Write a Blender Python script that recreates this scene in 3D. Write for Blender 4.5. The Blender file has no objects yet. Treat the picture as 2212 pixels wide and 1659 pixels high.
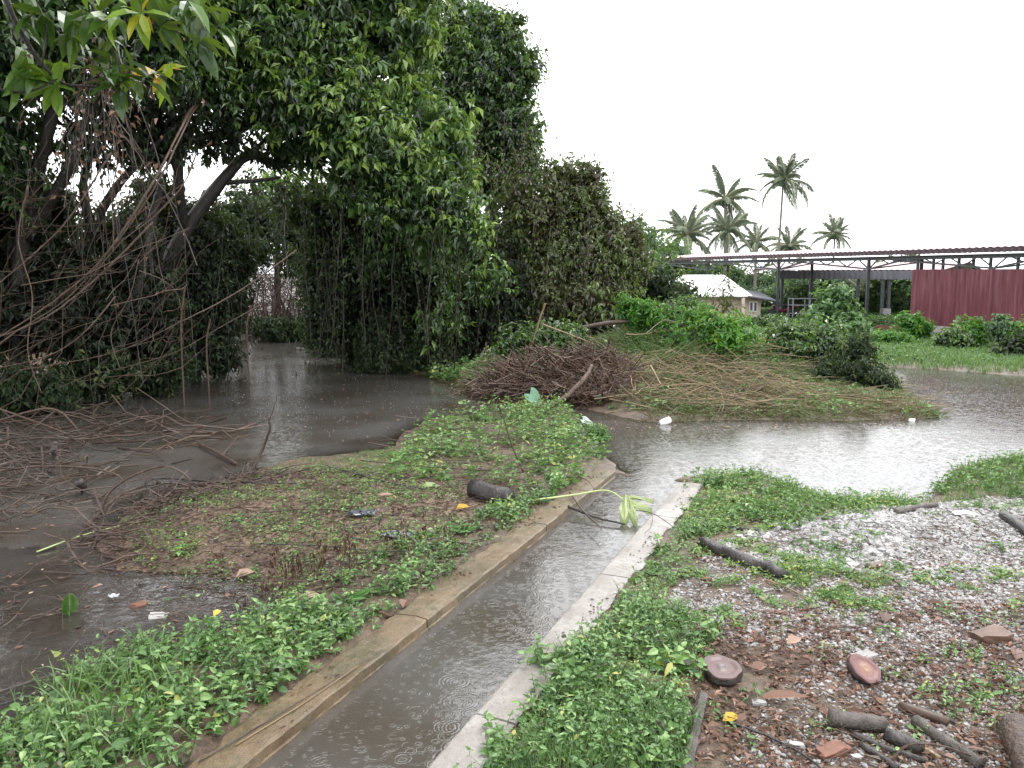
import bpy, math, random
import numpy as np
from mathutils import Vector, Matrix

rng = np.random.default_rng(7)
random.seed(7)
SC = bpy.context.scene
COL = SC.collection
PI = math.pi

# ------------------------------------------------------------------ camera geometry
F = 1843.3; PITCH = math.radians(7.41); H = 2.6
CP, SP = math.cos(PITCH), math.sin(PITCH)

def ray(px, py):
    u = (px - 1106) / F; v = (829.5 - py) / F
    return np.array([u, CP + v * SP, -SP + v * CP])
def at(px, py, Y):                      # point on the ray at distance Y
    d = ray(px, py); t = Y / d[1]
    return np.array([d[0] * t, Y, H + d[2] * t])
def G(px, py, z=0.0):
    d = ray(px, py); t = (z - H) / d[2]
    return np.array([d[0] * t, d[1] * t, z])
def Gs(pts): return np.array([G(*p)[:2] for p in pts])

# ------------------------------------------------------------------ drain frame
DA = math.radians(22.4)
D0 = np.array([-1.34, 4.22]); DD = np.array([math.sin(DA), math.cos(DA)]); DN = np.array([math.cos(DA), -math.sin(DA)])
def dr(t, s, z): 
    p = D0 + DD * t + DN * s
    return np.array([p[0], p[1], z])
CURB = .085; TEND_L = 7.0; TEND_R = 6.75; SW = .885

# ------------------------------------------------------------------ terrain
mid = lambda t: tuple((D0 + DD * t + DN * .45))
POLY_L = np.vstack([Gs([(0,1640),(60,1560),(130,1480),(290,1425),(440,1372),(560,1335),(610,1300),(570,1245),(420,1240),(250,1232),(215,1180),(290,1090),
    (450,1045),(560,1016),(640,988),(840,972),(880,930),(940,905),(1060,890),(1230,890),(1280,950),(1335,1015)]), [mid(7.0)], [mid(-9)], [(-9,-4)], [(-6,1.5)]])
POLY_R = np.vstack([[mid(6.7)], Gs([(1500,1030),(1640,1022),(1720,1060),(1800,1082),(1940,1088),(2020,1085),(2075,1015),(2212,998),(2450,985)]), [(18,9)], [(18,-9)], [mid(-9)]])
POLY_B = np.vstack([Gs([(930,814),(1000,835),(1060,862),(1150,885),(1240,882),(1400,912),(1580,907),(1800,909),(1960,906),(2025,898),(1950,862),(1925,820),(1893,792),(2000,797),(2212,812),(2600,832)]),
    [(60,20)], [(900,60)], [(900,2500)], [(-900,2500)], [(-900,30)], [(-60,13)],
    Gs([(-200,905),(100,868),(250,832),(460,792),(500,750),(560,713),(700,713),(775,742),(785,797)])])
SHALLOW = Gs([(-400,1680),(-300,1200),(100,1180),(300,1200),(640,1230),(680,1330),(400,1450),(0,1680)])
SHAL2 = Gs([(230,1110),(480,1000),(900,930),(900,1000),(500,1060),(280,1180)])
POLYS = [POLY_L, POLY_R, POLY_B]

def inside(P, X, Y):
    r = np.zeros(X.shape, bool); n = len(P)
    for i in range(n):
        x0, y0 = P[i]; x1, y1 = P[(i + 1) % n]
        c = ((y0 > Y) != (y1 > Y))
        with np.errstate(divide='ignore', invalid='ignore'):
            r ^= c & (X < (x1 - x0) * (Y - y0) / (y1 - y0 + 1e-12) + x0)
    return r
def sdist(P, X, Y):
    d2 = np.full(X.shape, 1e12); n = len(P)
    for i in range(n):
        a = P[i]; b = P[(i + 1) % n]; e = b - a
        t = np.clip(((X - a[0]) * e[0] + (Y - a[1]) * e[1]) / (e @ e + 1e-12), 0, 1)
        d2 = np.minimum(d2, (X - a[0] - t * e[0])**2 + (Y - a[1] - t * e[1])**2)
    d = np.sqrt(d2)
    return np.where(inside(P, X, Y), d, -d)
def wob(X, Y, s=1.0):
    return (np.sin(1.7*X*s + 1.1*np.sin(2.3*Y*s)) + np.sin(2.9*Y*s + 1.3*np.sin(1.9*X*s + 1)) + .6*np.sin(5.3*X*s + 4.1*Y*s)
            + .5*np.sin(7.9*Y*s - 6.1*X*s + 2) + .35*np.sin(13.1*X*s+3.7*Y*s) + .35*np.sin(11.3*Y*s-4.3*X*s+.7)) / 3.8
BUMPS = [(1.4,18.2,.52,1.5,.75),(3.4,20.6,1.0,2.2,1.5),(.2,20.4,.40,1.2,1.2),(5.6,20.5,.35,1.8,1.4),(3.4,17.6,.22,.7,.5),(4.9,17.2,.16,.6,.5),(2.6,16.4,.14,.5,.4),(6.4,16.6,.10,.7,.4),(4.2,18.8,.2,.6,.5),(6.6,11.0,.05,2.2,1.0),(4.8,8.2,.08,1.8,.9),(-1.6,9.2,.05,.9,.9)]
def hgt(X, Y):
    X = np.asarray(X, float); Y = np.asarray(Y, float)
    d = np.full(X.shape, -1e9)
    for P in POLYS: d = np.maximum(d, sdist(P, X, Y))
    d = d + .10 * wob(X, Y, 1.6) * np.clip(Y / 10, .5, 2)
    land = .105 * (1 - np.exp(-np.maximum(d, 0) / .45)) + 0
    dep = -.42 * (1 - np.exp(np.minimum(d, 0) / .8))
    sh = sdist(SHALLOW, X, Y); dep = np.where(sh > 0, np.maximum(dep, -.05 - .03*wob(X, Y, 2.1)), dep)
    sh = sdist(SHAL2, X, Y); dep = np.where(sh > 0, np.maximum(dep, -.09 - .04*wob(X, Y, 1.4)), dep)
    h = np.where(d > 0, land, dep) + .016 * wob(X, Y, 2.3) * np.exp(-np.abs(d)*0) 
    for bx, by, a, sx, sy in BUMPS:
        h = h + a * np.exp(-((X-bx)/sx)**2 - ((Y-by)/sy)**2) * (d > -.5)
    t = (X - D0[0]) * DD[0] + (Y - D0[1]) * DD[1]; s = (X - D0[0]) * DN[0] + (Y - D0[1]) * DN[1]
    h = np.where((s > -.02) & (s < SW+.02) & (t < 7.1) & (t > -12), -.5, h)
    h = np.where((((s >= -.20) & (s <= -.02)&(t<TEND_L)) | ((s >= SW+.02) & (s < SW + .20)&(t<TEND_R))) & (t > -12), np.minimum(h, .02), h)
    h = np.where((((s >= -.34) & (s <= -.2)&(t<TEND_L)) | ((s >= SW+.2) & (s < SW + .34)&(t<TEND_R))) & (t > -12), np.minimum(h, CURB-.03), h)
    h = np.where((((s >= -.50) & (s <= -.34)&(t<TEND_L)) | ((s >= SW+.34) & (s < SW + .5)&(t<TEND_R))) & (t > -12), np.minimum(h, CURB-.012), h)
    return h
def h1(x, y): return float(hgt(np.array([x]), np.array([y]))[0])
_ts = np.geomspace(2.0, 160, 700)
def gp(px, py, dz=0.0):                  # where the ray meets the ground (or the water)
    d = ray(px, py); P = np.outer(_ts, d)
    z = H + P[:, 2]; h = np.maximum(hgt(P[:, 0], P[:, 1]), 0)
    k = np.argmax(z < h)
    if k == 0: k = len(_ts) - 1
    a, b = _ts[max(k-1,0)], _ts[k]; m = .5*(a+b)
    p = d * m; return np.array([p[0], p[1], max(h1(p[0], p[1]), 0) + dz])

# ------------------------------------------------------------------ mesh buffer
class Buf:
    def __init__(s): s.v=[]; s.f=[]; s.a=[]; s.n=0; s.m=[]
    def add(s, v, faces, attr=None, mi=0):
        v = np.asarray(v, np.float32).reshape(-1, 3)
        for f in (faces if isinstance(faces, list) else [faces]):
            f = np.asarray(f, np.int32)
            s.f.append(f + s.n); s.m.append(np.full(len(f), mi, np.int32))
        s.v.append(v); s.n += len(v)
        s.a.append(np.full(len(v), .5, np.float32) if attr is None else np.broadcast_to(np.asarray(attr, np.float32), (len(v),)).copy())
def mesh_from(name, B, base, mats, smooth=False):
    v = np.concatenate(B.v) - np.asarray(base, np.float32); a = np.concatenate(B.a)
    me = bpy.data.meshes.new(name)
    me.vertices.add(len(v)); me.vertices.foreach_set('co', v.ravel())
    ls = np.concatenate([np.full(len(f), f.shape[1], np.int32) for f in B.f]) if B.f else np.zeros(0, np.int32)
    li = np.concatenate([f.ravel() for f in B.f])
    me.loops.add(len(li)); me.loops.foreach_set('vertex_index', li)
    me.polygons.add(len(ls)); st = np.zeros(len(ls), np.int32); st[1:] = np.cumsum(ls)[:-1]
    me.polygons.foreach_set('loop_start', st)
    me.polygons.foreach_set('material_index', np.concatenate(B.m))
    me.update(calc_edges=True)
    at_ = me.attributes.new('rnd', 'FLOAT', 'POINT'); at_.data.foreach_set('value', a)
    me.polygons.foreach_set('use_smooth', np.full(len(ls), smooth, bool))
    for m in (mats if isinstance(mats, (list, tuple)) else [mats]): me.materials.append(m)
    return me
def tag(o, label=None, cat=None, group=None, kind=None):
    if label: o['label'] = label
    if cat: o['category'] = cat
    if group: o['group'] = group
    if kind: o['kind'] = kind
    return o
def obj(name, B, mats, parent=None, base=None, smooth=False):
    if base is None: base = wloc(parent) if parent is not None else np.concatenate(B.v).min(0)*[0,0,1] + np.concatenate(B.v).mean(0)*[1,1,0]
    me = mesh_from(name, B, base, mats, smooth)
    o = bpy.data.objects.new(name, me); COL.objects.link(o)
    o['wl'] = [float(x) for x in base]
    if parent is not None:
        o.parent = parent; o.location = Vector([float(a-b) for a, b in zip(base, wloc(parent))])
    else: o.location = Vector([float(x) for x in base])
    return o
def wloc(o): return np.array(o['wl'][:])
def thing(name, base, label, cat, group=None):
    o = bpy.data.objects.new(name, None); COL.objects.link(o); o.location = Vector([float(x) for x in base]); o['wl'] = [float(x) for x in base]
    o.empty_display_size = .2
    return tag(o, label, cat, group)

def nrm(a): return a / (np.linalg.norm(a, axis=-1, keepdims=True) + 1e-9)
def rdir(n):
    return nrm(rng.normal(size=(n, 3)))

# ------------------------------------------------------------------ leaves, blades, tubes
def leaves(B, base, d, up, L, W, rnd, fold=.25, droop=.15, hi=False):
    n = len(base); d = nrm(d); side = nrm(np.cross(d, up)); nr = np.cross(side, d)
    L = np.broadcast_to(L, (n,))[:, None]; W = np.broadcast_to(W, (n,))[:, None]
    if not hi:
        V = np.empty((n, 4, 3), np.float32)
        V[:, 0] = base; m = base + d * L * .45 + nr * W * fold
        V[:, 1] = m + side * W * .5; V[:, 2] = m - side * W * .5; V[:, 3] = base + d * L - nr * L * droop
        i = np.arange(n)[:, None] * 4
        B.add(V.reshape(-1, 3), np.vstack([i + [0, 1, 3], i + [0, 3, 2]]), np.repeat(rnd, 4))
    else:
        V = np.empty((n, 8, 3), np.float32)
        V[:, 0] = base
        c1 = base + d*L*.32 - nr*L*droop*.05; c2 = base + d*L*.68 - nr*L*droop*.4
        V[:, 1] = c1 + side*W*.46 + nr*W*fold; V[:, 2] = c1; V[:, 3] = c1 - side*W*.46 + nr*W*fold
        V[:, 4] = c2 + side*W*.36 + nr*W*fold*.8; V[:, 5] = c2; V[:, 6] = c2 - side*W*.36 + nr*W*fold*.8
        V[:, 7] = base + d*L - nr*L*droop
        i = np.arange(n)[:, None] * 8
        B.add(V.reshape(-1, 3), [np.vstack([i+[0,1,2], i+[0,2,3], i+[4,7,5], i+[5,7,6]]), np.vstack([i+[1,4,5,2], i+[2,5,6,3]])], np.repeat(rnd, 8))
def blades(B, base, d, L, W, bend, rnd):
    n = len(base); d = nrm(d); az = rng.uniform(0, 2*PI, n); hd = np.stack([np.cos(az), np.sin(az), 0*az], 1)
    side = nrm(np.cross(d, hd)); L = L[:, None]; W = np.broadcast_to(W, (n,))[:, None]; bend = np.broadcast_to(bend, (n,))[:, None]
    V = np.empty((n, 7, 3), np.float32)
    for k, (t, w) in enumerate([(0, .7), (.4, 1), (.75, .7)]):
        c = base + d*L*t + hd*L*bend*t*t - np.array([0, 0, 1.])*L*bend*.6*t**3
        V[:, 2*k] = c - side*W*w*.5; V[:, 2*k+1] = c + side*W*w*.5
    V[:, 6] = base + d*L + hd*L*bend - np.array([0, 0, 1.])*L*bend*.6
    i = np.arange(n)[:, None]*7
    B.add(V.reshape(-1, 3), [np.vstack([i+[0,1,3,2], i+[2,3,5,4]]), i+[4,5,6]], np.repeat(rnd, 7))
def tubes(B, P, R, sides=4, rnd=None, rough=0):          # P (N,M,3), R (N,M)
    P = np.asarray(P, float); N, M, _ = P.shape; R = np.broadcast_to(np.asarray(R, float), (N, M))
    T = np.gradient(P, axis=1); T = nrm(T)
    ref = np.where(np.abs(T[..., 2:3]) < .9, np.array([0, 0, 1.]), np.array([1., 0, 0]))
    ref = np.broadcast_to(ref[:, :1], ref.shape) if M > 1 else ref
    u = nrm(np.cross(T, ref)); w = np.cross(T, u)
    a = np.arange(sides) * 2*PI/sides
    rr_ = R[:, :, None, None]*(1+(rough*rng.normal(size=(N, M, sides, 1)) if rough else 0))
    V = P[:, :, None] + rr_*(u[:, :, None]*np.cos(a)[None, None, :, None] + w[:, :, None]*np.sin(a)[None, None, :, None])
    base = (np.arange(N)[:, None, None]*M + np.arange(M-1)[None, :, None])*sides; k = np.arange(sides)[None, None, :]; k2 = (k+1) % sides
    q = np.stack([base+k, base+k2, base+sides+k2, base+sides+k], -1).reshape(-1, 4)
    fs = [q]
    if sides >= 4:
        c0 = (np.arange(N)*M*sides)[:, None] + np.arange(sides)[::-1][None]; c1 = (np.arange(N)*M*sides + (M-1)*sides)[:, None] + np.arange(sides)[None]
        fs += [c0, c1]
    B.add(V.reshape(-1, 3), fs, None if rnd is None else np.repeat(rnd, M*sides))
def smooth_path(pts, n=24):
    p = np.asarray(pts, float)
    if len(p) == 2: return p[0] + (p[1]-p[0])*np.linspace(0, 1, n)[:, None]
    q = np.vstack([2*p[0]-p[1], p, 2*p[-1]-p[-2]]); out = []
    for t in np.linspace(0, len(p)-1, n):
        i = min(int(t), len(p)-2); u = t-i; a, b, c, d = q[i:i+4]
        out.append(.5*((2*b)+(-a+c)*u+(2*a-5*b+4*c-d)*u*u+(-a+3*b-3*c+d)*u**3))
    return np.array(out)
def limb(B, pts, r0, r1, sides=8, n=24, jit=.12, rnd=.5, rough=0):
    p = smooth_path(pts, n); L = np.linalg.norm(p[-1]-p[0])
    r = np.linspace(r0, r1, n)*(1+jit*np.interp(np.linspace(0, 1, n), np.linspace(0, 1, max(3, n//4)), rng.normal(size=max(3, n//4)))*.35)
    p[1:-1] += rng.normal(size=(n-2, 3))*jit*min(r0, r1)*.5
    tubes(B, p[None], r[None], sides, np.array([rnd]), rough)
    return p
def sticks(B, c, L, yaw, pitch, r, sides=4, M=6, wig=.06, rnd=None, sag=0):
    n = len(c); d = np.stack([np.cos(yaw)*np.cos(pitch), np.sin(yaw)*np.cos(pitch), np.sin(pitch)], 1)
    t = np.linspace(-.5, .5, M)
    P = c[:, None] + d[:, None]*(L[:, None]*t)[:, :, None]
    w = rng.normal(size=(n, M, 3)); w = np.cumsum(w, 1); w -= w.mean(1, keepdims=True)
    bow = rng.normal(size=(n, 1, 3))*(t*t*4-.3)[None, :, None]
    P = P + (w*.5 + bow)*wig*L[:, None, None]
    R = r[:, None]*np.linspace(1, .5, M)[None]
    tubes(B, P, R, sides, rng.random(n) if rnd is None else rnd)

def shoots(B, pos, ax, k, L, rnd0, droop=.7, spread=1.0, slen=.35, ratio=.45, hi=False, rv=.35):
    n = len(pos); pos = np.repeat(pos, k, 0); ax = np.repeat(nrm(ax), k, 0); N = n*k
    u = rng.random(N)[:, None]; rad = nrm(np.cross(ax, rdir(N)))
    b = pos + ax*u*slen*1.0 + rad*.02*slen
    d = nrm(ax*(.35*u+.1) + rad*spread + np.array([0, 0, -1.])*droop*rng.uniform(.4, 1.3, (N, 1)))
    up = nrm(np.array([0, 0, 1.]) + ax*.5 + .35*rng.normal(size=(N, 3)))
    l = L*rng.uniform(.6, 1.25, N); r = np.clip(np.repeat(rnd0, k) + rv*(rng.random(N)-.5) + .12*(u[:, 0]-.5), 0, 1)
    leaves(B, b, d, up, l, l*ratio, r, fold=.18, droop=.22, hi=hi)
def blob_points(c, r, n, lump=.25, seed=None, back=.45):
    d = rdir(int(n*1.5)); toc = nrm((np.array([0, 0, H])-c)[None])
    keep = (d @ toc[0] > -.25) | (rng.random(len(d)) < back); d = d[keep][:n]
    ph = rng.uniform(0, 6, 6)
    w = np.sin(3.1*d[:, 0]*2+ph[0]+2*d[:, 2])+np.sin(4.3*d[:, 1]*1.6+ph[1])+np.sin(5.1*d[:, 2]*1.7+ph[2]+3*d[:, 0])+.7*np.sin(9*d[:, 0]+7*d[:, 1]+ph[3])+.7*np.sin(11*d[:, 2]-6*d[:, 1]+ph[4])
    k = 1 + lump*w/2.6 - np.abs(rng.normal(size=len(d)))*.10
    return c + d*r*k[:, None], d, w/2.6
def foliage(B, blobs, L, dens=1.0, droop=.7, k=8, hue=.5, ratio=.45, slen=None, core=.18, lump=.25, hv=.3, back=.45, upb=.25, sub=6):
    """blobs: (centre, radii)"""
    slen = slen or L*2.2
    bl2 = []
    for c, r in blobs:
        c = np.asarray(c); r = np.asarray(r); bl2.append((c-[0, 0, r[2]*.12], r*.74))
        if sub:
            q_ = rdir(sub*3); q_ = q_[(q_ @ nrm((np.array([0, 0, H])-c)) > -.35)][:sub]
            for d_ in q_: k_ = rng.uniform(.3, .5); bl2.append((c+d_*r*rng.uniform(.62, .85), r*k_))
    for c, r in (bl2 if sub else blobs):
        c = np.asarray(c); r = np.asarray(r)
        A = 4*PI*((r[0]*r[1])**1.6+(r[0]*r[2])**1.6+(r[1]*r[2])**1.6)**(1/1.6)/3**(1/1.6)
        n = max(12, int(A*dens*2.2/(L*L*ratio)/k))
        p, d, w = blob_points(c, r, n, lump, back=back)
        hb = hue + hv*(rng.random()-.5)*.6
        shoots(B, p, d*.8+np.array([0, 0, upb]), k, L*rng.uniform(.62, 1.35), np.clip(hb+.22*w+hv*(rng.random(len(p))-.5), 0, 1), droop=droop, slen=slen, ratio=ratio)
        m = int(n*core*k*.5)
        if m:
            q = c + rdir(m)*r*(rng.random((m, 1))**.5)*.85
            l = L*2.0*rng.uniform(.7, 1.3, m)
            leaves(B, q, rdir(m)+[0, 0, -.5], rdir(m), l, l*.55, np.clip(hb-.1+.2*rng.normal(size=m)*.4, 0, 1))  # inner leaves tinted darker to deepen the crown's interior shade
def IB(px, py, rx, ry, Y, dep=1.0):             # a clump seen at (px,py) with apparent half-sizes, Y metres away
    c = at(px, py, Y); s = Y/F/CP
    return (c, np.array([rx*s, max(rx, ry)*s*dep*.8, ry*s]))

# ------------------------------------------------------------------ materials
def newmat(name):
    m = bpy.data.materials.new(name); m.use_nodes = True; nt = m.node_tree
    for nd in list(nt.nodes): nt.nodes.remove(nd)
    o = nt.nodes.new('ShaderNodeOutputMaterial')
    return m, nt, o
def ramp(nt, stops, fac=None, interp='LINEAR'):
    r = nt.nodes.new('ShaderNodeValToRGB'); cr = r.color_ramp; cr.interpolation = interp
    while len(cr.elements) > 1: cr.elements.remove(cr.elements[-1])
    cr.elements[0].position = stops[0][0]; cr.elements[0].color = (*stops[0][1], 1)
    for p, c in stops[1:]:
        e = cr.elements.new(p); e.color = (*c, 1)
    if fac is not None: nt.links.new(fac, r.inputs[0])
    return r.outputs[0]
def noise(nt, scale, detail=6, rough=.6, vec=None, dist=0):
    n = nt.nodes.new('ShaderNodeTexNoise'); n.inputs['Scale'].default_value = scale; n.inputs['Detail'].default_value = detail
    n.inputs['Roughness'].default_value = rough; n.inputs['Distortion'].default_value = dist
    if vec is not None: nt.links.new(vec, n.inputs['Vector'])
    return n.outputs[0]
def coord(nt, kind='Object', scale=None):
    t = nt.nodes.new('ShaderNodeTexCoord').outputs[kind]
    if scale:
        mp = nt.nodes.new('ShaderNodeMapping'); mp.inputs['Scale'].default_value = scale; nt.links.new(t, mp.inputs[0]); t = mp.outputs[0]
    return t
def attr(nt, n='rnd'):
    a = nt.nodes.new('ShaderNodeAttribute'); a.attribute_name = n; return a.outputs['Fac']
def mth(nt, op, a, b=None, clamp=False):
    m = nt.nodes.new('ShaderNodeMath'); m.operation = op; m.use_clamp = clamp
    for i, x in enumerate((a, b)):
        if x is None: continue
        if isinstance(x, (int, float)): m.inputs[i].default_value = x
        else: nt.links.new(x, m.inputs[i])
    return m.outputs[0]
def mixc(nt, fac, a, b, mode='MIX'):
    m = nt.nodes.new('ShaderNodeMix'); m.data_type = 'RGBA'; m.blend_type = mode
    for i, x in ((0, fac), (6, a), (7, b)):
        if isinstance(x, (int, float)): m.inputs[i].default_value = x
        elif isinstance(x, tuple): m.inputs[i].default_value = (*x, 1)
        else: nt.links.new(x, m.inputs[i])
    return m.outputs[2]
def bump(nt, h, strength=.4, dist=.02):
    b = nt.nodes.new('ShaderNodeBump'); b.inputs['Strength'].default_value = strength; b.inputs['Distance'].default_value = dist
    nt.links.new(h, b.inputs['Height']); return b.outputs[0]
def princ(nt, o, col, rough=.5, spec=.5, nor=None, metal=0):
    p = nt.nodes.new('ShaderNodeBsdfPrincipled')
    if isinstance(col, tuple): p.inputs['Base Color'].default_value = (*col, 1)
    else: nt.links.new(col, p.inputs['Base Color'])
    if isinstance(rough, (int, float)): p.inputs['Roughness'].default_value = rough
    else: nt.links.new(rough, p.inputs['Roughness'])
    p.inputs['Specular IOR Level'].default_value = spec; p.inputs['Metallic'].default_value = metal
    if nor is not None: nt.links.new(nor, p.inputs['Normal'])
    if o is not None: nt.links.new(p.outputs[0], o.inputs[0])
    return p
def leafmat(name, stops, rough=.32, spec=.5, tr=.25, trc=(.25, .42, .05)):
    m, nt, o = newmat(name)
    c = ramp(nt, stops, attr(nt))
    p = princ(nt, None, c, rough, spec)
    t = nt.nodes.new('ShaderNodeBsdfTranslucent'); nt.links.new(mixc(nt, .5, c, trc), t.inputs[0])
    x = nt.nodes.new('ShaderNodeMixShader'); x.inputs[0].default_value = tr
    nt.links.new(p.outputs[0], x.inputs[1]); nt.links.new(t.outputs[0], x.inputs[2]); nt.links.new(x.outputs[0], o.inputs[0])
    return m
def solid(name, stops, scale=6, rough=.55, spec=.5, bmp=.4, bd=.01, detail=7, stretch=None, useattr=False, metal=0):
    m, nt, o = newmat(name); v = coord(nt, 'Object', stretch)
    n = noise(nt, scale, detail, .65, v)
    fac = mth(nt, 'ADD', mth(nt, 'MULTIPLY', n, .7), mth(nt, 'MULTIPLY', attr(nt), .3)) if useattr else n
    princ(nt, o, ramp(nt, stops, fac), rough, spec, bump(nt, noise(nt, scale*3.1, 5, .6, v), bmp, bd), metal)
    return m

LEAF = leafmat('wet_green_leaf', [(0, (.009,.016,.009)), (.3, (.019,.042,.016)), (.55, (.044,.096,.026)), (.8, (.10,.19,.04)), (1, (.21,.30,.055))], rough=.27, spec=.7)
LEAFD = leafmat('shade_darkened_leaf', [(0, (.006,.006,.005)), (.35, (.011,.019,.009)), (.65, (.026,.046,.017)), (.85, (.055,.085,.03)), (1, (.11,.14,.045))], tr=.12, rough=.5, spec=.28)  # greens darkened to put deep shade into the tree, bush and vine leaves
LEAFB = leafmat('brown_tinged_leaf', [(0, (.05,.028,.02)), (.35, (.055,.048,.022)), (.6, (.06,.085,.028)), (1, (.14,.19,.045))], tr=.2, rough=.3, spec=.6)
LEAFG = leafmat('bright_bush_leaf', [(0, (.015,.05,.012)), (.4, (.03,.12,.015)), (.75, (.07,.22,.02)), (1, (.20,.30,.03))], tr=.35)
LEAFF = leafmat('broad_yellow_green_leaf', [(0, (.012,.028,.012)), (.5, (.025,.07,.014)), (.75, (.07,.15,.018)), (.93, (.2,.32,.02)), (1, (.5,.3,.02))], tr=.22, trc=(.35,.5,.03), rough=.25)
WEED = leafmat('weed_leaf', [(0, (.05,.042,.018)), (.15, (.035,.08,.025)), (.4, (.068,.15,.04)), (.7, (.14,.26,.075)), (.92, (.24,.37,.13)), (1, (.36,.36,.10))], rough=.38, tr=.25)
GRASS = leafmat('grass_blade', [(0, (.06,.065,.035)), (.35, (.065,.125,.045)), (.7, (.11,.20,.065)), (1, (.22,.29,.11))], rough=.4, tr=.3)
STRAW = leafmat('straw_blade', [(0, (.045,.032,.02)), (.35, (.10,.075,.042)), (.6, (.085,.105,.036)), (.85, (.10,.15,.045)), (1, (.2,.19,.10))], rough=.6, tr=.15, trc=(.3,.25,.1))
FAR = leafmat('distant_leaf', [(0, (0.036,0.066,0.042)), (.5, (0.066,0.12,0.06)), (1, (0.132,0.204,0.084))], rough=.5, tr=.25)  # paled greens, distance haze is put into the leaf colour
PALM = leafmat('palm_leaflet', [(0, (0.1276,0.164,0.155)), (.5, (0.2187,0.2734,0.2187)), (.85, (0.3281,0.3645,0.2187)), (1, (0.4921,0.4374,0.2187))], rough=.4, tr=.35, trc=(.4,.45,.3))  # fronds lightened in colour in place of rain haze
DRYL = leafmat('dry_leaf', [(0, (.035,.02,.014)), (.35, (.10,.05,.032)), (.65, (.22,.12,.08)), (.85, (.33,.2,.14)), (1, (.40,.29,.23))], rough=.45, tr=.1, trc=(.3,.15,.05))
BARK = solid('dark_wet_bark', [(.25, (0.0056,0.0049,0.0042)), (.55, (0.0154,0.0126,0.0098)), (.8, (0.035,0.0315,0.0245))], 9, .5, .4, .8, .03, stretch=(1,1,.3))
VINE = solid('pale_liana_bark', [(.25, (.030,.019,.013)), (.55, (.075,.046,.031)), (.8, (.16,.105,.075))], 12, .5, .4, .5, .01)
DVINE = solid('dark_vine_stem', [(.25, (0.009,0.0066,0.0054)), (.55, (0.027,0.0198,0.0156)), (.85, (0.078,0.06,0.045))], 8, .5, .4, .3, .01, useattr=True)
TWIG = solid('brown_dead_twig', [(.2, (.014,.009,.006)), (.45, (.040,.024,.016)), (.65, (.082,.050,.033)), (.85, (.17,.115,.08))], 3, .5, .45, .4, .01, useattr=True)
REDT = solid('reddish_branch', [(.2, (0.0217,0.0124,0.0093)), (.5, (0.0651,0.0372,0.02604)), (.8, (0.1674,0.1054,0.0744))], 9, .4, .5, 1.0, .05, useattr=True)
DARKT = solid('black_rotten_wood', [(.25, (.010,.008,.008)), (.55, (.03,.024,.022)), (.8, (.085,.07,.065))], 10, .35, .5, .9, .02, stretch=(1,1,1))
GREYT = solid('grey_weathered_wood', [(.25, (0.033,0.0275,0.02475)), (.5, (0.0825,0.06875,0.0605)), (.8, (0.165,0.143,0.132))], 12, .5, .4, 1.0, .03)
HEAP = solid('rotting_heap_twig', [(.2, (.018,.010,.007)), (.42, (.048,.026,.018)), (.62, (.098,.056,.037)), (.8, (.18,.12,.08))], 4, .6, .35, .4, .01, useattr=True)
CANE = solid('yellow_cane', [(.2, (.07,.048,.024)), (.5, (.17,.12,.06)), (.8, (.30,.23,.13))], 3, .5, .4, .2, .005, useattr=True)
BRICK = solid('broken_brick', [(.25, (0.0825,0.03375,0.0225)), (.55, (0.165,0.07125,0.045)), (.8, (0.2475,0.1425,0.0975))], 9, .6, .4, .6, .01)
BROWNST = solid('brown_stone', [(.25, (0.0525,0.0285,0.0195)), (.55, (0.12,0.0675,0.0465)), (.8, (0.2025,0.1312,0.0975))], 7, .5, .4, .6, .01)
PALEST = solid('pale_stone', [(.25, (.22,.21,.20)), (.6, (.4,.385,.37)), (.85, (.55,.54,.53))], 9, .45, .5, .5, .005)
STEEL = solid('dark_painted_steel', [(.3, (.022,.028,.032)), (.7, (.05,.058,.062))], 4, .45, .5, .1)
WHITE = solid('white_plastic', [(.3, (.62,.62,.62)), (.7, (.8,.8,.79))], 5, .3, .5, .1)
BLACKP = solid('dark_plastic_sheet', [(.3, (.022,.026,.034)), (.7, (.075,.085,.105))], 7, .2, .6, .4)
CAP = solid('dark_cap', [(.3, (.03,.03,.04)), (.7, (.06,.06,.08))], 5, .4)
ROCKMIX = None

def m_gravel():
    m, nt, o = newmat('grey_gravel_stone')
    c = ramp(nt, [(0, (.05,.045,.04)), (.2, (.11,.095,.085)), (.5, (.19,.18,.175)), (.8, (.31,.305,.30)), (.95, (.50,.49,.485)), (1, (.26,.13,.09))], attr(nt))
    c = mixc(nt, .35, c, ramp(nt, [(.3, (.12,.11,.105)), (.7, (.38,.375,.37))], noise(nt, 25, 4, .6, coord(nt))))
    princ(nt, o, c, .32, .5, bump(nt, noise(nt, 60, 3, .6, coord(nt)), .3, .005)); return m
GRAVEL = m_gravel()

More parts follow.
